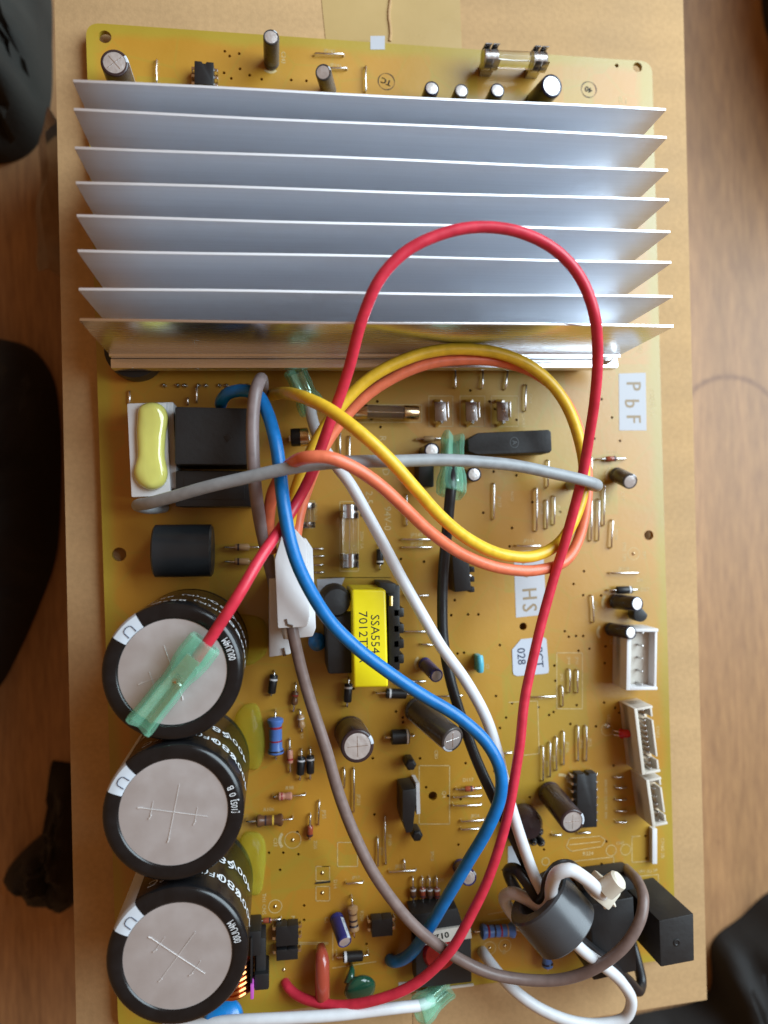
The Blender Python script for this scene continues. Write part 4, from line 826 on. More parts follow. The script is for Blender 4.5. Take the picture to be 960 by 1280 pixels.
axial('diode', 'black diode nearer the blue resistor, of a standing pair', 'diode', (377, 938), (375, 976), 1.8, 1.1, 5, 'black', ((.2, .45, 'band_white'),), 0, G)
axial('diode', 'black diode nearer the brown wire, of a standing pair', 'diode', (388, 936), (388, 975), 1.8, 1.1, 5, 'black', ((.2, .45, 'band_white'),), 0, G)
axial('diode', 'glass diode with red and black end left of a jumper wire', 'diode', (388, 1019), (387, 1050), 1.2, .9, 3, 'glassred', ((.85, .6, 'band_dark'),), 0, G, off=1)
axial('diode', 'small red glass diode above the stacked optocouplers', 'diode', (317, 1152), (351, 1149), 1.2, .7, 2.3, 'glassred', ((.8, .4, 'band_dark'),), 0, G)
axial('diode', 'glass diode by the tilted grey brown capacitor and grey wire end', 'diode', (744, 574), (783, 573), 1.2, .8, 3.2, 'glassred', ((.85, .6, 'band_dark'),), 0, G)
axial('diode', 'black and white diode between a jumper and shiny black capacitor', 'diode', (762, 738), (798, 737), 1.6, 1.15, 4.8, 'black', ((.85, .5, 'band_white'),), 0, G)
axial('diode', 'grey diode lying just above the green disc capacitor', 'diode', (421, 1197), (461, 1194), 2.0, 1.4, 5.6, 'black', ((.12, .7, 'band_white'),), 0, G)
axial('diode', 'stubby black diode between the two scored top capacitors', 'diode', (482, 922), (518, 920), 2.4, 2.1, 5.2, 'black', ((.88, .5, 'band_white'),), 0, G)
axial('diode', 'thin red glass diode over three jumpers by the black wire', 'diode', (571, 987), (602, 985), 1.2, .8, 2.6, 'glassred', ((.7, .5, 'band_dark'),), 0, G)
axial('diode', 'dim glass diode left of the green sleeve under the yellow loop', 'diode', (520, 549), (552, 548), 1.2, .85, 3.0, 'restan', (), 0, G)
axial('diode', 'upper of two glass diodes beside the black choke', 'diode', (281, 684), (324, 684), 1.4, .95, 4, 'restan', ((.25, .5, 'band_dark'),), 0, G)
axial('diode', 'lower of two glass diodes beside the black choke', 'diode', (281, 702), (324, 702), 1.4, .95, 4, 'restan', ((.25, .5, 'band_dark'),), 0, G)
axial('diode', 'small black diode behind the white wire beside the vertical fuse', 'diode', (475, 680), (475, 712), 1.5, 1.0, 4.5, 'black', ((.8, .5, 'band_white'),), 0, G)
for k, (u, lab) in enumerate(((516, 'first of four upright glass diodes in a row by the lower blue wire'), (528, 'second of four upright glass diodes in a row by the lower blue wire'), (537, 'third of four upright glass diodes in a row by the lower blue wire'), (546, 'last of four upright glass diodes, half under the lower blue wire'))):
    axial('diode', lab, 'diode', (u, 1098), (u+.5, 1133), 1.3, .85, 2.9, 'glassred' if k % 2 else 'resbrown', ((.8, .4, 'band_dark'), (.2, .5, 'band_white')), 0, G)
# loose axial parts in the shade of the brown wire
axial('resistor', 'thin brown resistor partly under brown wire above the diode pair', 'resistor', (370, 855), (367, 890), 1.4, .9, 4, 'resbrown', ((.3, .3, 'band_red'),), 1, G)
axial('resistor', 'tan resistor partly under brown wire left of the squat capacitor', 'resistor', (375, 888), (378, 915), 1.4, .9, 4, 'restan', ((.3, .3, 'band_white'),), 1, G)

# ------------------------------------------------------------------ fuses
def fuse(label, p, q, z, r, clip, capm, caps=(1, 1), group='glass fuses'):
    a, b_ = at(*p, z), at(*q, z); d = (b_-a).normalized(); L_ = (b_-a).length; m = a.lerp(b_, .5)
    t_ = thing('glass_fuse', label, 'fuse', (m.x, m.y, 0), group); M = frame(a, d, (0, 0, 1)); cl = L_*.22
    b = MB(); b.lathe([(r*.92, cl*.5), (r*.92, L_-cl*.5)], M, 20); part('glass_tube', b, M_['glass'], t_)
    b = MB(); b.tube([tuple(a+d*cl), tuple(a.lerp(b_, .5)+Vector((0, 0, -.2))), tuple(b_-d*cl)], .12, 6); part('filament', b, M_['tin'], t_)
    for k, (s, e) in enumerate(((1, a), (-1, b_))):
        if not caps[k]: continue
        Mc = frame(e, d*s, (0, 0, 1)); b = MB(); b.lathe([(0, 0), (r*.9, .05), (r, .3), (r, cl), (r*.93, cl+.05)], Mc, 20); cp = part('end_cap', b, M_[capm], t_)
        if clip:
            w = cl*1.05; x = Mc.to_3x3() @ Vector((1, 0, 0)); y = Mc.to_3x3() @ Vector((0, 1, 0))
            for sd in (-1, 1):
                for l0, l1 in ((.1, w*.47), (w*.56, w*.98)):
                    b = MB(); vs = []; n = 10; th = .3
                    for k2 in range(n+1):
                        an = -.75+k2*1.75/n; rr_ = r*1.05+(max(0, k2-n+3)*.42)
                        for tt in (0, th):
                            for ll in (l0, l1): vs.append(((rr_+tt)*math.sin(an), sd*(rr_+tt)*math.cos(an), ll))
                    fs = []
                    for k2 in range(n):
                        i = k2*4; j = i+4
                        fs += [(i, i+1, j+1, j), (i+2, j+2, j+3, i+3), (i, j, j+2, i+2), (i+1, i+3, j+3, j+1)]
                    fs += [(0, 2, 3, 1), (n*4, n*4+1, n*4+3, n*4+2)]
                    b.add(vs, fs, Mc); part('clip_jaw', b, M_['steel'], t_)
            b = MB(); c = e+d*s*(w/2+.2); b.box((0, 0, (c.z-r)/2), (w*.8, r*1.1, c.z-r+.3), frame((c.x, c.y, .05), (0, 0, 1), d)); part('clip_foot', b, M_['steel'], t_)
    return t_
fuse('clear glass fuse in two steel clips at the top board edge', (603, 73), (682, 77), 6.2, 2.5, True, 'steel')
fuse('clear glass fuse with brass end cap lying under the yellow loop', (440, 514), (523, 516), 4.2, 2.1, False, 'brass')
fuse('clear glass fuse standing between white wire and white connector', (437, 630), (437, 710), 4.0, 2.2, True, 'steel')
t = thing('stub_fuse', 'short dark cylinder with brass cap beside blue wire and green sleeve', 'fuse', tuple(at(374, 546)))
a, e = at(363, 547, 6), at(386, 546, 6); M = frame(a, e-a, (0, 0, 1)); L_ = (e-a).length; b = MB(); b.lathe([(0, 0), (2.3, .1), (2.5, .5), (2.5, L_*.5), (0, L_*.5)], M, 20); part('body', b, M_['black'], t)
b = MB(); b.lathe([(2.2, L_*.5), (2.6, L_*.52), (2.6, L_-.3), (2.3, L_), (0, L_)], M, 20); part('end_cap', b, M_['brass'], t)
for q in (a, e):
    b = MB(); b.box((q.x, q.y, 2), (.7, 1.6, 4)); part('lead', b, M_['tin'], t, .1)
fuse('fuse end in a clip largely hidden behind the red wire', (384, 628), (384, 660), 4.0, 1.9, True, 'steel', (1, 1))

# quick-connect tabs
for u, lab in ((552, 'tab terminal nearest the fuse, of three under the yellow loop'), (591, 'middle tab terminal of three under the yellow loop'), (630, 'tab terminal above the black module, farthest from the fuse of three')):
    c = at(u, 514, 4); t = thing('tab_terminal', lab, 'terminal', (c.x, c.y, 0), 'tab terminals under the loop')
    b = MB(); b.box((c.x-.2, c.y, 3.2), (3.4, 5.6, .7)); part('blade', b, M_['steeldark'], t, .15)
    for s in (-1, 1):
        b = MB(); b.tube([(c.x-.8, c.y+s*3.6, .02), (c.x-.5, c.y+s*3.4, 1.4), (c.x+.2, c.y+s*2.9, 3.0)], .55, 8); part('leg', b, M_['tin'], t)
    b = MB(); b.box((c.x+1.9, c.y+.5, 3.2), (.4, 4.6, 1.6)); part('edge_fold', b, M_['tin'], t, .1)
    b = MB(); b.lathe([(0, .2), (.4, .15), (.5, 0)], rotz((c.x+.3, c.y+.2, 3.55), 0), 8); part('rivet', b, M_['tin'], t)

# ------------------------------------------------------------------ white headers on the far edge
def header(label, pxq, z, wall, npin, pinlen=5, mt='cream', fl='creamdark', gaps=True, group='white board headers'):
    p = [at(*q, z) for q in pxq]; c = sum(p, Vector((0, 0, 0)))/4; t_ = thing('board_header', label, 'connector', (c.x, c.y, 0), group)
    A, B_, C_, D_ = [Vector((q.x, q.y, 0)) for q in p]   # tl tr br bl
    ux = (B_-A).normalized(); uy = (A-D_).normalized(); w, h = (B_-A).length, (A-D_).length; M = Matrix((ux, Vector((-ux.y, ux.x, 0)), Vector((0, 0, 1)))).transposed().to_4x4(); M.translation = Vector((c.x, c.y, 0))
    b = MB(); b.box((0, 0, z*.28), (w, h, z*.56-.1), M); part('floor', b, M_[fl], t_, .1)
    b = MB(); b.box((-w/2+wall/2, 0, z/2+1), (wall, h-.02, z-2), M); part('wall', b, M_[mt], t_, .15)
    for s in (-1, 1):
        b = MB(); b.box((wall/2, s*(h/2-wall*.35), z/2+1), (w-wall-.04, wall*.7, z-2), M); part('wall', b, M_[mt], t_, .12)
    if gaps:
        for f0, f1 in ((-.5, -.36), (-.30, .30), (.36, .5)):
            b = MB(); b.box((w/2-wall*.3, (f0+f1)/2*(h-wall*1.6), z/2+.7), (wall*.6, (f1-f0)*(h-wall*1.6), z-2.6), M); part('wall', b, M_[mt], t_, .1)
    else:
        b = MB(); b.box((w/2-wall*.3, 0, z/2+.7), (wall*.6, h-wall*1.45, z-2.6), M); part('wall', b, M_[mt], t_, .12)
    for k in range(npin):
        y = (k-(npin-1)/2)*(h-wall*2.2)/max(npin-1, 1); b = MB(); b.box((wall*.3, -y, z*.5+(z*.42)/2), (.55, .5, z*.42), M); part('pin', b, M_['steel'], t_, .06)
    return t_
header('wide white header with five pins beside the violet capacitor', ((783, 786), (822, 786), (824, 862), (783, 863)), 9.0, 1.3, 5, 5.2, 'white', 'cream', False)
header('tall slim white header behind the red LED', ((797, 886), (820, 882), (820, 964), (800, 970)), 9.5, 1.0, 12, 4.5)
header('short white header below the tall slim header', ((811, 975), (830, 971), (831, 1030), (813, 1035)), 9.5, 1.0, 6, 4.5)
t = thing('plastic_strip', 'thin white strip standing below the short white header', 'strip', tuple(at(818, 1060)))
b = MB(); p = [at(*q, 2) for q in ((815.5, 1036), (821.5, 1036), (821.5, 1080), (815.5, 1080))]; b.prism([(q.x, q.y) for q in p], .05, 2); part('bar', b, M_['white'], t, .1)
t = thing('indicator_led', 'tiny red LED leaning beside the tall slim header', 'LED', tuple(at(778, 917)))
a = at(776, 917, 2.5); d = at(789, 917, 5.0)-a; b = MB(); b.lathe([(0, 0), (1.45, .02), (1.45, .6), (1.2, .7), (1.2, d.length*.7), (.8, d.length*.95), (0, d.length*1.03)], frame(a, d), 18); part('lens', b, M_['ledred'], t)
for s in (-.6, .6):
    b = MB(); b.tube([tuple(a+Vector((0, s, .1))), (a.x-1.4, a.y+s, 1.4), (a.x-2.0, a.y+s, BOXTOP+.05)], .22, 6); part('lead', b, M_['tin'], t)
t = thing('transistor', 'small round black transistor between capacitors above the wide header', 'transistor', tuple(at(798, 768)))
c = at(800, 768, 5); b = MB(); b.prism([(2.2*math.cos(a), 2.2*math.sin(a)) for a in [(-.9+k*(2*PI-1.5)/14)+PI*.75 for k in range(15)]], 1.5, 5.5, rotz((c.x, c.y, 0), 0)); part('body', b, M_['black'], t, .3)
for k in (-1, 0, 1):
    b = MB(); b.box((c.x+k*1.1, c.y, -1), (.4, .4, 5.2)); part('lead', b, M_['tin'], t)
for k, (u, v, z, lab) in enumerate(((759, 907, 1.0, 0),)):
    c = at(u, v, 0); b = MB(); b.lathe([(1.0, 0), (.7, .6), (.3, 1.2), (0, 1.3)], rotz((c.x, c.y, .02), 0), 12); part('solder_joint', b, M_['solder'], board)
for u, v in ((544, 1223), (355, 1212), (437, 855), (792, 692), (344, 1133), (403, 1091), (403, 1116), (612, 1185), (631, 1182), (366, 1050)):
    c = at(u, v, 0); b = MB(); b.lathe([(.55, 0), (.4, .25), (0, .4)], rotz((c.x, c.y, .02), 0), 10); part('solder_joint', b, M_['brass'], board)

# TO-220 style device
t = thing('power_transistor', 'black transistor standing on edge with white spacer by the printed outline', 'transistor', tuple(at(513, 1015)))
b = MB(); p = [at(*q, 10) for q in ((503, 988), (520, 986), (520, 1006), (516, 1040), (508, 1042), (503, 1025))]; b.prism([(q.x, q.y) for q in p], .5, 10); part('body', b, M_['black'], t, .4)
b = MB(); p = [at(*q, 7) for q in ((520, 979), (524.5, 979), (525.5, 1017), (521, 1018))]; b.prism([(q.x, q.y) for q in p], .3, 7); part('insulating_sheet', b, M_['white'], t)
for (u, v) in ((514, 957), (522, 1046)):
    c = at(u, v, 6); b = MB(); b.lathe([(0, .2), (1.5, .2), (1.7, .8), (1.7, 5.4), (1.2, 6), (0, 6)], frame((c.x, c.y, 0), (0, 0, 1)), 6); part('bushing', b, M_['black'], t, .2)
t = thing('wound_coil', 'dark lacquered coil with bright pins behind the white wire', 'coil', tuple(at(670, 1040)))
c = at(664, 1036, 8); b = MB(); b.lathe([(0, .2), (4.2, .2), (4.6, 1), (4.4, 5.5), (3.2, 7.2), (0, 7.6)], rotz((c.x, c.y, 0), 0), 24); part('body', b, M_['sleeve_brown'], t)
for u, v in ((676, 1041), (668, 1054), (678, 1055)):
    c = at(u, v, 6); b = MB(); b.lathe([(.9, 0), (1.2, 2), (1.2, 5), (.7, 6), (0, 6.2)], rotz((c.x, c.y, .05), 0), 12); part('post', b, M_['black'], t)
    b = MB(); b.lathe([(.5, 6), (.5, 6.5), (.2, 6.9), (0, 6.9)], rotz((c.x, c.y, .05), 0), 10); part('pin', b, M_['tin'], t)

# ceramic, film and disc capacitors
t = thing('ceramic_capacitor', 'small cyan upright ceramic capacitor between white and red wires', 'capacitor', tuple(at(599, 828)))
a, b_ = at(599, 819, 3.5), at(600, 840, 3.5); b = MB(); b.tube([tuple(a), tuple(a.lerp(b_, .5)+Vector((0, 0, .6))), tuple(b_)], 1.1, 12); part('body', b, M_['cyan'], t, .5); b = MB(); b.box((0, 0, 1.5), (1.5, (a-b_).length, 3), rotz((a.lerp(b_, .5).x, a.lerp(b_, .5).y, 0), 0)); part('skirt', b, M_['cyan'], t, .4)
t = thing('film_capacitor', 'tall red brown lacquered film capacitor beside the optocouplers', 'capacitor', tuple(at(402, 1215)))
b = MB(); pts = []
a, b_ = at(402, 1196, 5), at(403, 1250, 5)
b.tube([(a.x, a.y+1.6, 2.5), (a.x, a.y+.5, 5.2), tuple(a+Vector((0, -1, 1.0))), tuple(a.lerp(b_, .5)+Vector((0, 0, 1.2))), tuple(b_+Vector((0, 1, 1.0))), (b_.x, b_.y-.6, 4.5), (b_.x, b_.y-1.2, 2.0)], 2.0, 16, [1.2, 1.85, 2.05, 2.05, 2.05, 1.8, 1.1]); part('body', b, M_['redfilm'], t, angle=180)
b = MB(); b.box((0, 0, 2.6), (2.6, (a-b_).length*.95, 5), rotz(tuple((a.lerp(b_, .5).x, a.lerp(b_, .5).y, 0)), 0)); part('skirt', b, M_['redfilm'], t, .8)
t = thing('disc_capacitor', 'dark green glossy disc capacitor lying near the lower board edge', 'capacitor', tuple(at(450, 1235)))
a = at(450, 1236, 5); b = MB(); b.lathe([(0, -1.7), (2.5, -1.6), (4.0, -1.0), (4.5, 0), (4.0, 1.0), (2.5, 1.6), (0, 1.7)], frame(a, (.1, -.35, .9)), 28); c1 = at(440, 1212, 3)
b.tube([(c1.x, c1.y, .3), tuple(c1), tuple(a+Vector((-3.0, 1.8, .2)))], .9, 10, [.5, .8, 1.6]); part('body', b, M_['greendisc'], t, angle=180)
t = thing('varistor', 'bright blue disc varistor under the last large capacitor', 'varistor', tuple(at(285, 1266)))
a = at(279, 1270, 6); b = MB(); b.lathe([(0, -2), (4, -1.9), (5.0, -1.2), (5.4, 0), (5.0, 1.2), (4, 1.9), (0, 2)], frame(a+Vector((0, -1, 0)), (0, .55, .85)), 28); part('body', b, M_['bluedisc'], t)
t = thing('copper_coil', 'copper wound choke beside the last large capacitor', 'choke', tuple(at(310, 1205)))
b, c = boxpx(318, 1180, 16, 30, .2, 9); part('bobbin', b, M_['black'], t, .5); b, c = boxpx(326, 1200, 12, 52, .2, 7.5); part('bobbin', b, M_['blackmatte'], t, .5); b, c = boxpx(327, 1228, 18, 20, .2, 9); part('bobbin', b, M_['black'], t, .6)
a = at(300, 1212, 8)
for k in range(6):
    b = MB(); y = a.y+1.5-k*1.35; b.tube([(a.x-2+5*math.cos(q), y+.2*math.sin(q*3), 6+5*math.sin(q)) for q in [2*PI*i/20 for i in range(21)]], .65, 8); part('winding_turn', b, M_['copper'], t)
b, c = boxpx(315, 1240, 4, 18, 6, 11); part('tape_end', b, M_['magenta'], t, .2)
b, c = boxpx(314, 1205, 2.5, 60, 4, 10.5); part('divider', b, M_['black'], t, .2)

# ------------------------------------------------------------------ green crimp sleeves
def green_sleeve(label, c, d, up, L_, w, h, mt='green_clear', style='flag', base=None):
    M = frame(c, d, Vector(up).cross(Vector(d)))       # local z along the sleeve, x across, y thickness
    t_ = thing('crimp_sleeve', label, 'connector', tuple(base or (c[0], c[1], 0)), 'green crimp sleeves'); b = MB()
    prof = [(0, .96, .86), (.5, 1.06, .98), (L_*.18, 1.08, 1.0), (L_*.30, 1.0, 1.0), (L_*.38, .86, .95), (L_*.50, .80, .88), (L_*.58, .86, .80), (L_*.80, .84, .78), (L_*.96, .90, .84), (L_, .86, .78)]
    vs = []; n = 16
    for z, sx, sy in prof:
        for k in range(n):
            a = 2*PI*k/n; e = .45
            x = math.copysign(abs(math.cos(a))**e, math.cos(a))*w/2*sx; y = math.copysign(abs(math.sin(a))**e, math.sin(a))*h/2*sy
            if z > L_*.45: y -= (1 if y > 0 else 0)*h*.34*(1-min(1, abs(x)/(w*.22)))
            vs.append((x, y, z))
    m = len(prof); th = .78
    ins_ = [(x*th, y*th, z) for x, y, z in vs]
    fs = [(j*n+k, j*n+(k+1) % n, (j+1)*n+(k+1) % n, (j+1)*n+k) for j in range(m-1) for k in range(n)]
    o_ = m*n
    fs += [(o_+j*n+(k+1) % n, o_+j*n+k, o_+(j+1)*n+k, o_+(j+1)*n+(k+1) % n) for j in range(m-1) for k in range(n)]
    fs += [((k+1) % n, k, o_+k, o_+(k+1) % n) for k in range(n)]
    fs += [((m-1)*n+k, (m-1)*n+(k+1) % n, o_+(m-1)*n+(k+1) % n, o_+(m-1)*n+k) for k in range(n)]
    b.add(vs+ins_, fs, M); part('sleeve', b, M_[mt], t_, angle=35)
    b = MB(); b.box((0, h*.05, L_*.28), (w*.46, h*.42, L_*.20), M); b.box((-w*.17, 0, L_*.68), (w*.16, h*.30, L_*.44), M); b.box((w*.17, 0, L_*.68), (w*.16, h*.30, L_*.44), M); b.box((0, -h*.14, L_*.64), (w*.5, h*.12, L_*.54), M)
    part('metal_terminal', b, M_['tin'], t_, .25)
    b = MB(); b.lathe([(w*.13, L_*.40), (w*.13, L_*.47)], frame(M @ Vector((0, h*.1, 0)), d), 8); part('wire_end', b, M_['brass'], t_)
    return t_
Zc = 39.2
a, e = at(250, 812, Zc+.2), at(176, 905, Zc+.4)
gs = green_sleeve('translucent green crimp plug resting on the first large capacitor', tuple(a+(a-e).normalized()*2.2), tuple(e-a), (0, 0, 1), (e-a).length+3, 7.6, 5.8, base=(a.x, a.y, 36))
a, e = at(564, 617, 17), at(566, 545, 6)
green_sleeve('green crimp sleeve on the black wire crossed by the grey wire', tuple(a), tuple(e-a), (0, -.3, 1), (e-a).length, 7.2, 5.6)
a, e = at(392, 515, 8), at(368, 462, 8)
green_sleeve('dim green crimp sleeve on the white wire beside the heatsink edge', tuple(a), tuple(e-a), (0, .2, 1), (e-a).length, 7.0, 5.4)
a, e = at(523, 1266, 9), at(561, 1232, 3)
green_sleeve('green crimp sleeve on the white wire at the lower board edge', tuple(a), tuple(e-a), (0, 0, 1), (e-a).length, 7.0, 5.6)

# ------------------------------------------------------------------ in-line white connectors
t = thing('plug_housing', 'white in-line plug where orange and yellow wires meet the brown wire', 'connector', tuple(at(372, 730)))
ZH = 27.0
p = [at(*q, ZH) for q in ((352, 668), (368, 660), (384, 678), (387, 770), (384, 784), (347, 786), (343, 700))]; b = MB(); b.prism([(q.x, q.y) for q in p], 18, ZH); part('housing', b, M_['white'], t, .6)
p = [at(*q, 23.5) for q in ((382, 672), (391, 686), (395, 785), (391, 796), (372, 798), (372, 675))]; b = MB(); b.prism([(q.x, q.y) for q in p], 15.5, 23.5); part('latch_shell', b, M_['white'], t, .5)
c = at(365, 784, 24); b = MB(); b.lathe([(2.0, 0), (2.2, 1.2), (2.0, 3.4)], frame((c.x-.5, c.y+.6, 22.6), (.06, -1, -.05)), 14); part('wire_collar', b, M_['cream'], t)
b = MB(); q0, q1, q2 = at(357, 774, ZH+.1), at(359, 781, ZH+.1), at(366, 783, ZH+.1); b.tube([tuple(q0), tuple(q1), tuple(q2)], .35, 6); part('terminal_tip', b, M_['steeldark'], t)
t = thing('plug_housing', 'lower white connector block partly under the in-line plug', 'connector', tuple(at(350, 775)))
p = [at(*q, 15) for q in ((336, 722), (352, 722), (364, 818), (336, 822))]; b = MB(); b.prism([(q.x, q.y) for q in p], .1, 15); part('housing', b, M_['white'], t, .6)
b = MB(); q0, q1 = at(354, 810, 15.1), at(356, 820, 15.1); b.tube([tuple(q0), tuple(q1)], .4, 6); part('terminal_tip', b, M_['steeldark'], t)
t = thing('bead_capacitor', 'dim blue bead capacitor between white plug and black winding block', 'capacitor', tuple(at(396, 805)))
c = at(397, 804, 5); b = MB(); b.lathe([(0, 0), (1.8, .4), (2.6, 2), (2.4, 4), (1.2, 5.4), (0, 5.6)], rotz((c.x, c.y, .05), 0), 18); part('body', b, M_['bluedisc'], t)

# ------------------------------------------------------------------ ferrite ring and cable tie
fc = at(690, 1141, 20.5); fd = Vector((-.60, .76, -.14)).normalized(); ro, ri, hl = 9.5, 5.9, 6.0
M = frame(fc, fd); b = MB()
b.lathe([(ri, -hl+.4), (ri+.4, -hl), (ro-.5, -hl), (ro, -hl+.5), (ro, hl-.5), (ro-.5, hl), (ri+.4, hl), (ri, hl-.4)], M, 64, close=True)
single('ferrite_ring', b, M_['ferrite'], 'grey ferrite ring threaded by white and black wires', 'ferrite ring', (fc.x, fc.y, 0))
t = thing('cable_tie', 'cream nylon cable tie head beside the ferrite ring', 'cable tie', tuple(at(757, 1115)))
zt = 28.0; c = at(757, 1118, zt); M = rotz((c.x, c.y, 0), math.radians(48)); b = MB()
b.box((0, 0, zt-2.4), (5.6, 7.0, 5.2), M); hd = part('head', b, M_['tie'], t, .7)
a = at(757, 1112, zt+1); e = at(775, 1098, zt+3); b = MB(); L_ = (e-a).length; b.lathe([(2.7, 0), (2.5, L_-.6), (1.9, L_), (0, L_+.05)], frame(a, e-a), 18); part('stud', b, M_['tie'], t)
for k, (u, v) in enumerate(((744, 1124), (757, 1136), (770, 1134), (746, 1108), (773, 1120))):
    q = at(u, v, zt-1); b = MB(); d = (q-Vector((c.x, c.y, zt-1))); b.lathe([(1.9, 0), (1.2, d.length*.6), (.3, d.length*1.05), (0, d.length*1.06)], frame((c.x, c.y, zt-1-.3*k), d), 4); part('barb', b, M_['tie'], t, .2)

# ------------------------------------------------------------------ wires
def wire(label, pts, r, m, tip=None):
    P_ = smooth_path([tuple(at(*p)) for p in pts], 1.0); b = MB()
    # slight hand-bent irregularity
    P_ = [p+Vector((noise.noise(p*.06), noise.noise(p*.06+Vector((9, 0, 0))), 0))*.34 for p in P_]
    b.tube(P_, r, 14); c = P_[0]
    return single('insulated_wire', b, M_[m], label, 'wire', (c.x, c.y, min(p.z for p in P_)), 'insulated wires')
wire('red wire from green plug looping high over the fins and down the board',
     [(242, 828, 39.2), (262, 799, 40.5), (296, 745, 42), (325, 698, 39), (350, 662, 34), (370, 630, 31.5), (388, 596, 32), (404, 555, 33), (420, 510, 35), (436, 460, 39), (452, 400, 45), (475, 350, 48.5), (512, 312, 50), (560, 290, 50.5), (606, 284, 50.5), (652, 291, 50.5), (694, 312, 50), (724, 345, 49), (742, 390, 47), (748, 440, 42), (744, 500, 37), (735, 555, 32), (724, 612, 28), (708, 672, 25), (690, 730, 23), (672, 800, 22), (657, 870, 22), (648, 940, 22.5), (637, 1010, 22.5), (617, 1080, 21.5), (592, 1138, 20), (562, 1190, 18.5), (525, 1226, 16), (475, 1249, 13), (425, 1257, 9), (385, 1250, 5), (366, 1240, 2.5), (357, 1230, .8), (356, 1224, -1.5)], 1.33, 'red')
wire('yellow wire making a wide loop below the heatsink',
     [(340, 494, 12), (352, 492, 22), (366, 493, 30), (385, 499, 36), (415, 514, 40.5), (450, 540, 43), (485, 573, 43), (520, 612, 40), (552, 646, 36), (590, 676, 31), (630, 694, 26), (668, 696, 23), (700, 678, 21), (722, 640, 20), (730, 592, 19.5), (722, 545, 20), (703, 500, 21), (672, 464, 22.5), (630, 443, 24), (580, 436, 25), (532, 441, 25.5), (490, 456, 26), (455, 478, 26), (425, 508, 25.5), (398, 548, 25), (378, 590, 24.5), (366, 630, 24), (362, 668, 23)], 1.55, 'yellow')
wire('orange wire looping just inside the yellow loop',
     [(340, 690, 18), (337, 652, 22), (341, 618, 25), (351, 595, 29), (364, 580, 38), (384, 572, 44.5), (410, 572, 45.5), (440, 584, 44), (472, 605, 42), (505, 634, 39), (540, 666, 35), (580, 693, 30), (625, 710, 25.5), (668, 714, 22.5), (705, 702, 20), (724, 672, 17.5), (733, 630, 16.5), (733, 585, 16.5), (722, 535, 17), (700, 494, 18), (668, 466, 19.5), (625, 452, 21), (580, 449, 22), (535, 455, 22.5), (495, 470, 22.5), (460, 492, 22), (430, 522, 21.5), (404, 562, 21.5), (386, 605, 22), (375, 640, 22.5), (370, 672, 23)], 1.5, 'orange')
wire('grey wire arching flat across the board from the relays',
     [(205, 634, 1), (190, 635, 8), (178, 634, 14), (172, 632, 18), (186, 630, 22.5), (215, 622, 27), (255, 610, 31.5), (300, 599, 35), (345, 589, 38), (390, 582, 39.5), (435, 578, 39.5), (490, 576, 38.5), (545, 575, 37.5), (600, 578, 36.5), (650, 583, 35.5), (695, 592, 34.5), (728, 600, 33), (744, 605, 30.5), (746, 607, 27), (735, 606, 18), (720, 606, 8), (712, 606, -1)], 1.5, 'greywire')
wire('grey brown wire rising beside the blue wire under the grey wire',
     [(328, 500, 2), (328, 490, 12), (328, 478, 21), (326, 474, 25), (320, 488, 27.5), (316, 520, 28.5), (316, 560, 29.5), (319, 600, 28.5), (325, 645, 24), (334, 690, 18), (342, 730, 12), (347, 765, 9), (350, 800, 6)], 1.6, 'mauve')
wire('blue wire sweeping from the relays across the transformer to the lower edge',
     [(276, 505, 12), (278, 499, 16), (286, 491, 19), (305, 488, 21.5), (322, 494, 24), (334, 516, 27), (344, 552, 31), (350, 592, 33), (355, 635, 36), (364, 680, 36.5), (380, 725, 35), (406, 768, 32.5), (442, 806, 30), (485, 840, 28), (530, 870, 27), (575, 898, 27), (608, 928, 27), (625, 962, 27), (626, 995, 26.5), (610, 1036, 25), (582, 1082, 21), (554, 1130, 16.5), (532, 1167, 12), (516, 1189, 8), (502, 1199, 4.5), (492, 1202, 2.5), (487, 1200, .5), (487, 1196, -1.5)], 1.62, 'bluewire')
wire('brown wire from the white plug bending round to the lower corner',
     [(364, 776, 24), (367, 795, 24), (377, 840, 23), (392, 890, 22), (408, 942, 21.5), (424, 995, 21), (443, 1045, 20.5), (466, 1090, 20), (498, 1135, 18.5), (535, 1172, 17), (575, 1200, 14.5), (620, 1219, 14), (665, 1226, 15), (712, 1222, 18), (752, 1206, 22), (783, 1180, 24.5), (801, 1148, 24.5), (804, 1122, 22), (797, 1102, 16), (788, 1091, 8), (783, 1086, 0), (783, 1086, -1.5)], 1.5, 'brownwire')
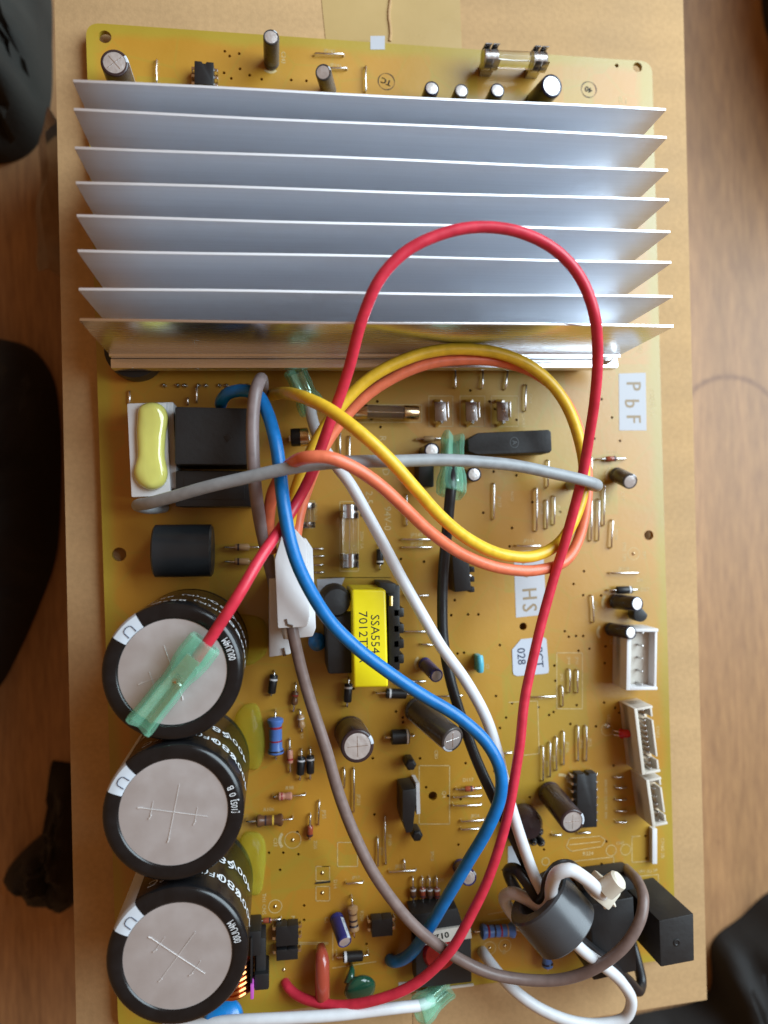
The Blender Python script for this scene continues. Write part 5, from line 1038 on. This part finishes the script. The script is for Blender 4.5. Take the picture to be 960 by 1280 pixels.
wire('white wire running from green sleeve diagonally down into the ferrite ring',
     [(386, 504, 9), (392, 530, 11), (403, 556, 13.5), (420, 582, 16), (438, 606, 18), (462, 648, 19), (490, 700, 20), (518, 752, 20.5), (548, 802, 20.5), (580, 848, 20), (606, 895, 19.5), (622, 942, 19), (634, 990, 19), (649, 1040, 18.5), (664, 1084, 18.5), (676, 1112, 19.5), (692, 1142, 20.5), (710, 1169, 21.5), (728, 1188, 21), (754, 1208, 19), (778, 1228, 17), (790, 1250, 16), (782, 1272, 15), (752, 1280, 14), (712, 1276, 13), (672, 1260, 11), (640, 1236, 8.5), (618, 1210, 5), (606, 1194, 2), (602, 1188, -.5), (602, 1188, -1.5)], 1.55, 'whitewire')
wire('white wire turn folded over the ferrite ring to the cable tie',
     [(700, 1180, 5), (668, 1166, 4.5), (640, 1142, 6), (630, 1122, 10), (642, 1116, 14.5), (660, 1124, 17), (678, 1134, 20.5), (688, 1126, 23.5), (690, 1106, 27), (698, 1090, 31), (712, 1087, 32), (728, 1096, 31), (745, 1111, 29), (753, 1121, 26)], 1.7, 'whitewire')
wire('black wire from green sleeve down under the blue wire into the ring',
     [(565, 585, 14), (564, 606, 17), (561, 640, 16), (556, 690, 13), (553, 740, 11.5), (554, 790, 11.5), (561, 840, 12), (574, 890, 12.5), (594, 945, 13.5), (618, 998, 15), (643, 1048, 15), (662, 1088, 15), (680, 1118, 16.5), (698, 1146, 18), (718, 1168, 18.5), (742, 1190, 17), (766, 1208, 14), (786, 1226, 11), (799, 1238, 8), (802, 1226, 5), (796, 1200, 3), (790, 1180, 1), (788, 1172, -1.5)], 1.5, 'blackwire')
wire('black wire turn folded through the ferrite ring',
     [(690, 1158, 4), (660, 1134, 5), (640, 1104, 8), (636, 1088, 12), (646, 1087, 15.5), (660, 1104, 18), (674, 1124, 19.5), (682, 1118, 22), (686, 1098, 23.5), (696, 1084, 24), (710, 1082, 22), (722, 1094, 16), (728, 1106, 8), (730, 1110, -1)], 1.6, 'blackwire')
wire('white wire along the lower edge into a green sleeve',
     [(205, 1287, 3), (235, 1283, 5), (275, 1278, 7.5), (320, 1275, 9.5), (370, 1272, 10.5), (420, 1269, 11), (465, 1264, 11), (500, 1259, 10.5), (528, 1255, 9), (540, 1250, 7)], 1.5, 'whitewire')

for o in scene.objects:
    if '_b' in o: del o['_b']
for m in bpy.data.materials:
    if 'p' in m: del m['p']
